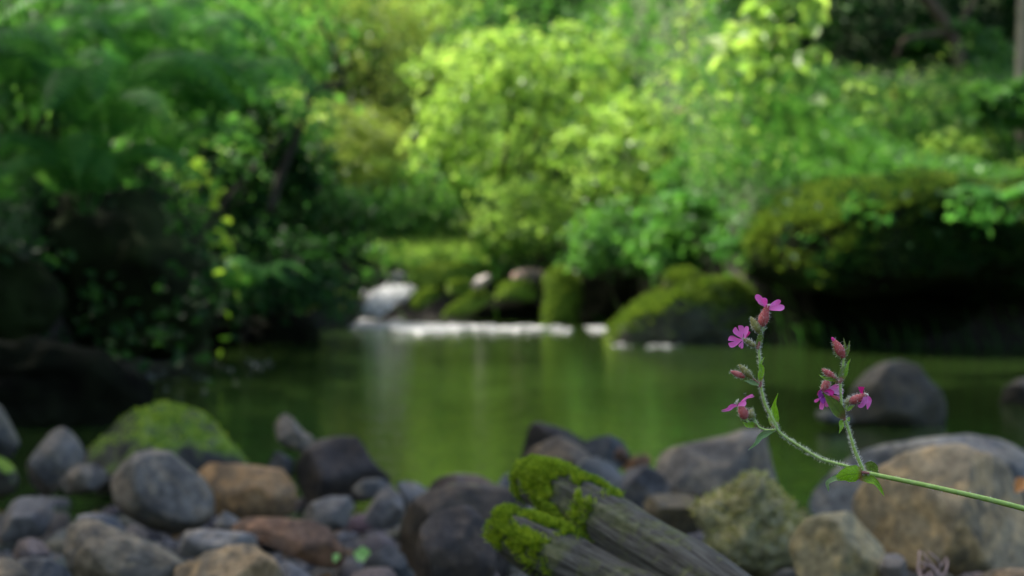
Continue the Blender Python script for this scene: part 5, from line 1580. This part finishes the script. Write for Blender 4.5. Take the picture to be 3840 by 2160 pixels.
M_FRESH = leaf_mat('fresh_fallen_leaf', [(0.22, 0.45, 0.12), (0.30, 0.55, 0.16)], 0.4)
M_ORANGE = leaf_mat('orange_dead_leaf', [(0.42, 0.16, 0.03), (0.52, 0.22, 0.05)], 0.3)
M_PURPLE = leaf_mat('purple_flower', [(0.25, 0.06, 0.20), (0.35, 0.10, 0.28)], 0.3)
for (x, y) in ((2435, 1150),): fallen_leaf('fresh pale green leaf at the lower tip of the reddish slab', *zoomA((x, y)), 2.9, 0.034, M_FRESH, tilt=1.2)
fallen_leaf('small yellowish leaf lying on the reddish slab', *zoomA((2255, 1165)), 2.9, 0.019, M_FRESH, tilt=1.0)
fallen_leaf('orange dead leaf against the large boulder at the right edge', *zoomC((2560, 530)), 2.75, 0.036, M_ORANGE, tilt=1.0)

M_DRY = simple_mat('dry_twig', (0.20, 0.13, 0.11), (0.42, 0.32, 0.28), 60, 0.8, 0.2, 0.3)
tp = empty('dry_twigs', P(3480, 2150, 2.0)); tag(tp, 'tangle of dry pinkish twigs at the bottom edge, right', 'twigs')
for k in range(14):
    a = np.array(P(*zoomC((2090 + random.gauss(0, 50), 1040)), 2.0 + random.gauss(0, .02)))
    b_ = np.array(P(*zoomC((2080 + random.gauss(0, 60), 950 + random.gauss(0, 30))), 2.0 + random.gauss(0, .02)))
    V, F = tube(catmull([a, (a + b_) / 2 + RNG.normal(size=3) * .006, b_], 6), [.0022, .002, .0018, .0016, .0013, .001], 5)
    mesh_obj('twig', V, F, M_DRY, tp)

# small blossoms on the slope
def blossoms(name, label, pts, D, n, r, mat, cat):
    pos = []
    for (x, y) in pts:
        for _ in range(n): pos.append(P(x + random.gauss(0, 12), y + random.gauss(0, 8), D + random.gauss(0, .05)))
    pos = np.array(pos)
    b = P(*pts[0], D)
    root = empty(name, (b.x, b.y, float(terrain(b.x, b.y)))); tag(root, label, cat)
    V, F = leaf_mesh(pos, RNG.normal(size=pos.shape) + np.array([0, -1, .4]), r * RNG.uniform(.7, 1.3, len(pos)), 0.9)
    mesh_obj('petals', V, F, mat, root, smooth=False)
    for (x, y) in pts:
        q = P(x, y, D); z0 = float(terrain(q.x, q.y + .05))
        V, F = tube([(q.x, q.y + .05, min(z0, q.z - .1)), (q.x + .02, q.y + .03, (z0 + q.z) / 2), tuple(q)], [.004, .003, .002], 5)
        mesh_obj('stem', V, F, M_STEMM, root)

blossoms('purple_flowers', 'few dull purple flower heads above the right shrub', [(2550, 420), (2630, 445), (2700, 440)], 13.4, 5, 0.05, M_PURPLE, 'wildflower')
blossoms('orange_flower', 'orange blossom spot in the dark gap at the upper right', [(3345, 350)], 13.6, 8, 0.05, M_ORANGE, 'wildflower')
blossoms('orange_flower', 'orange blossom left of the mossy ledge', [(2768, 772)], 11.9, 5, 0.04, M_ORANGE, 'wildflower')
blossoms('orange_flower', 'yellow orange blossom in the grass above the ledge', [(3190, 520)], 12.3, 5, 0.05, M_ORANGE, 'wildflower')
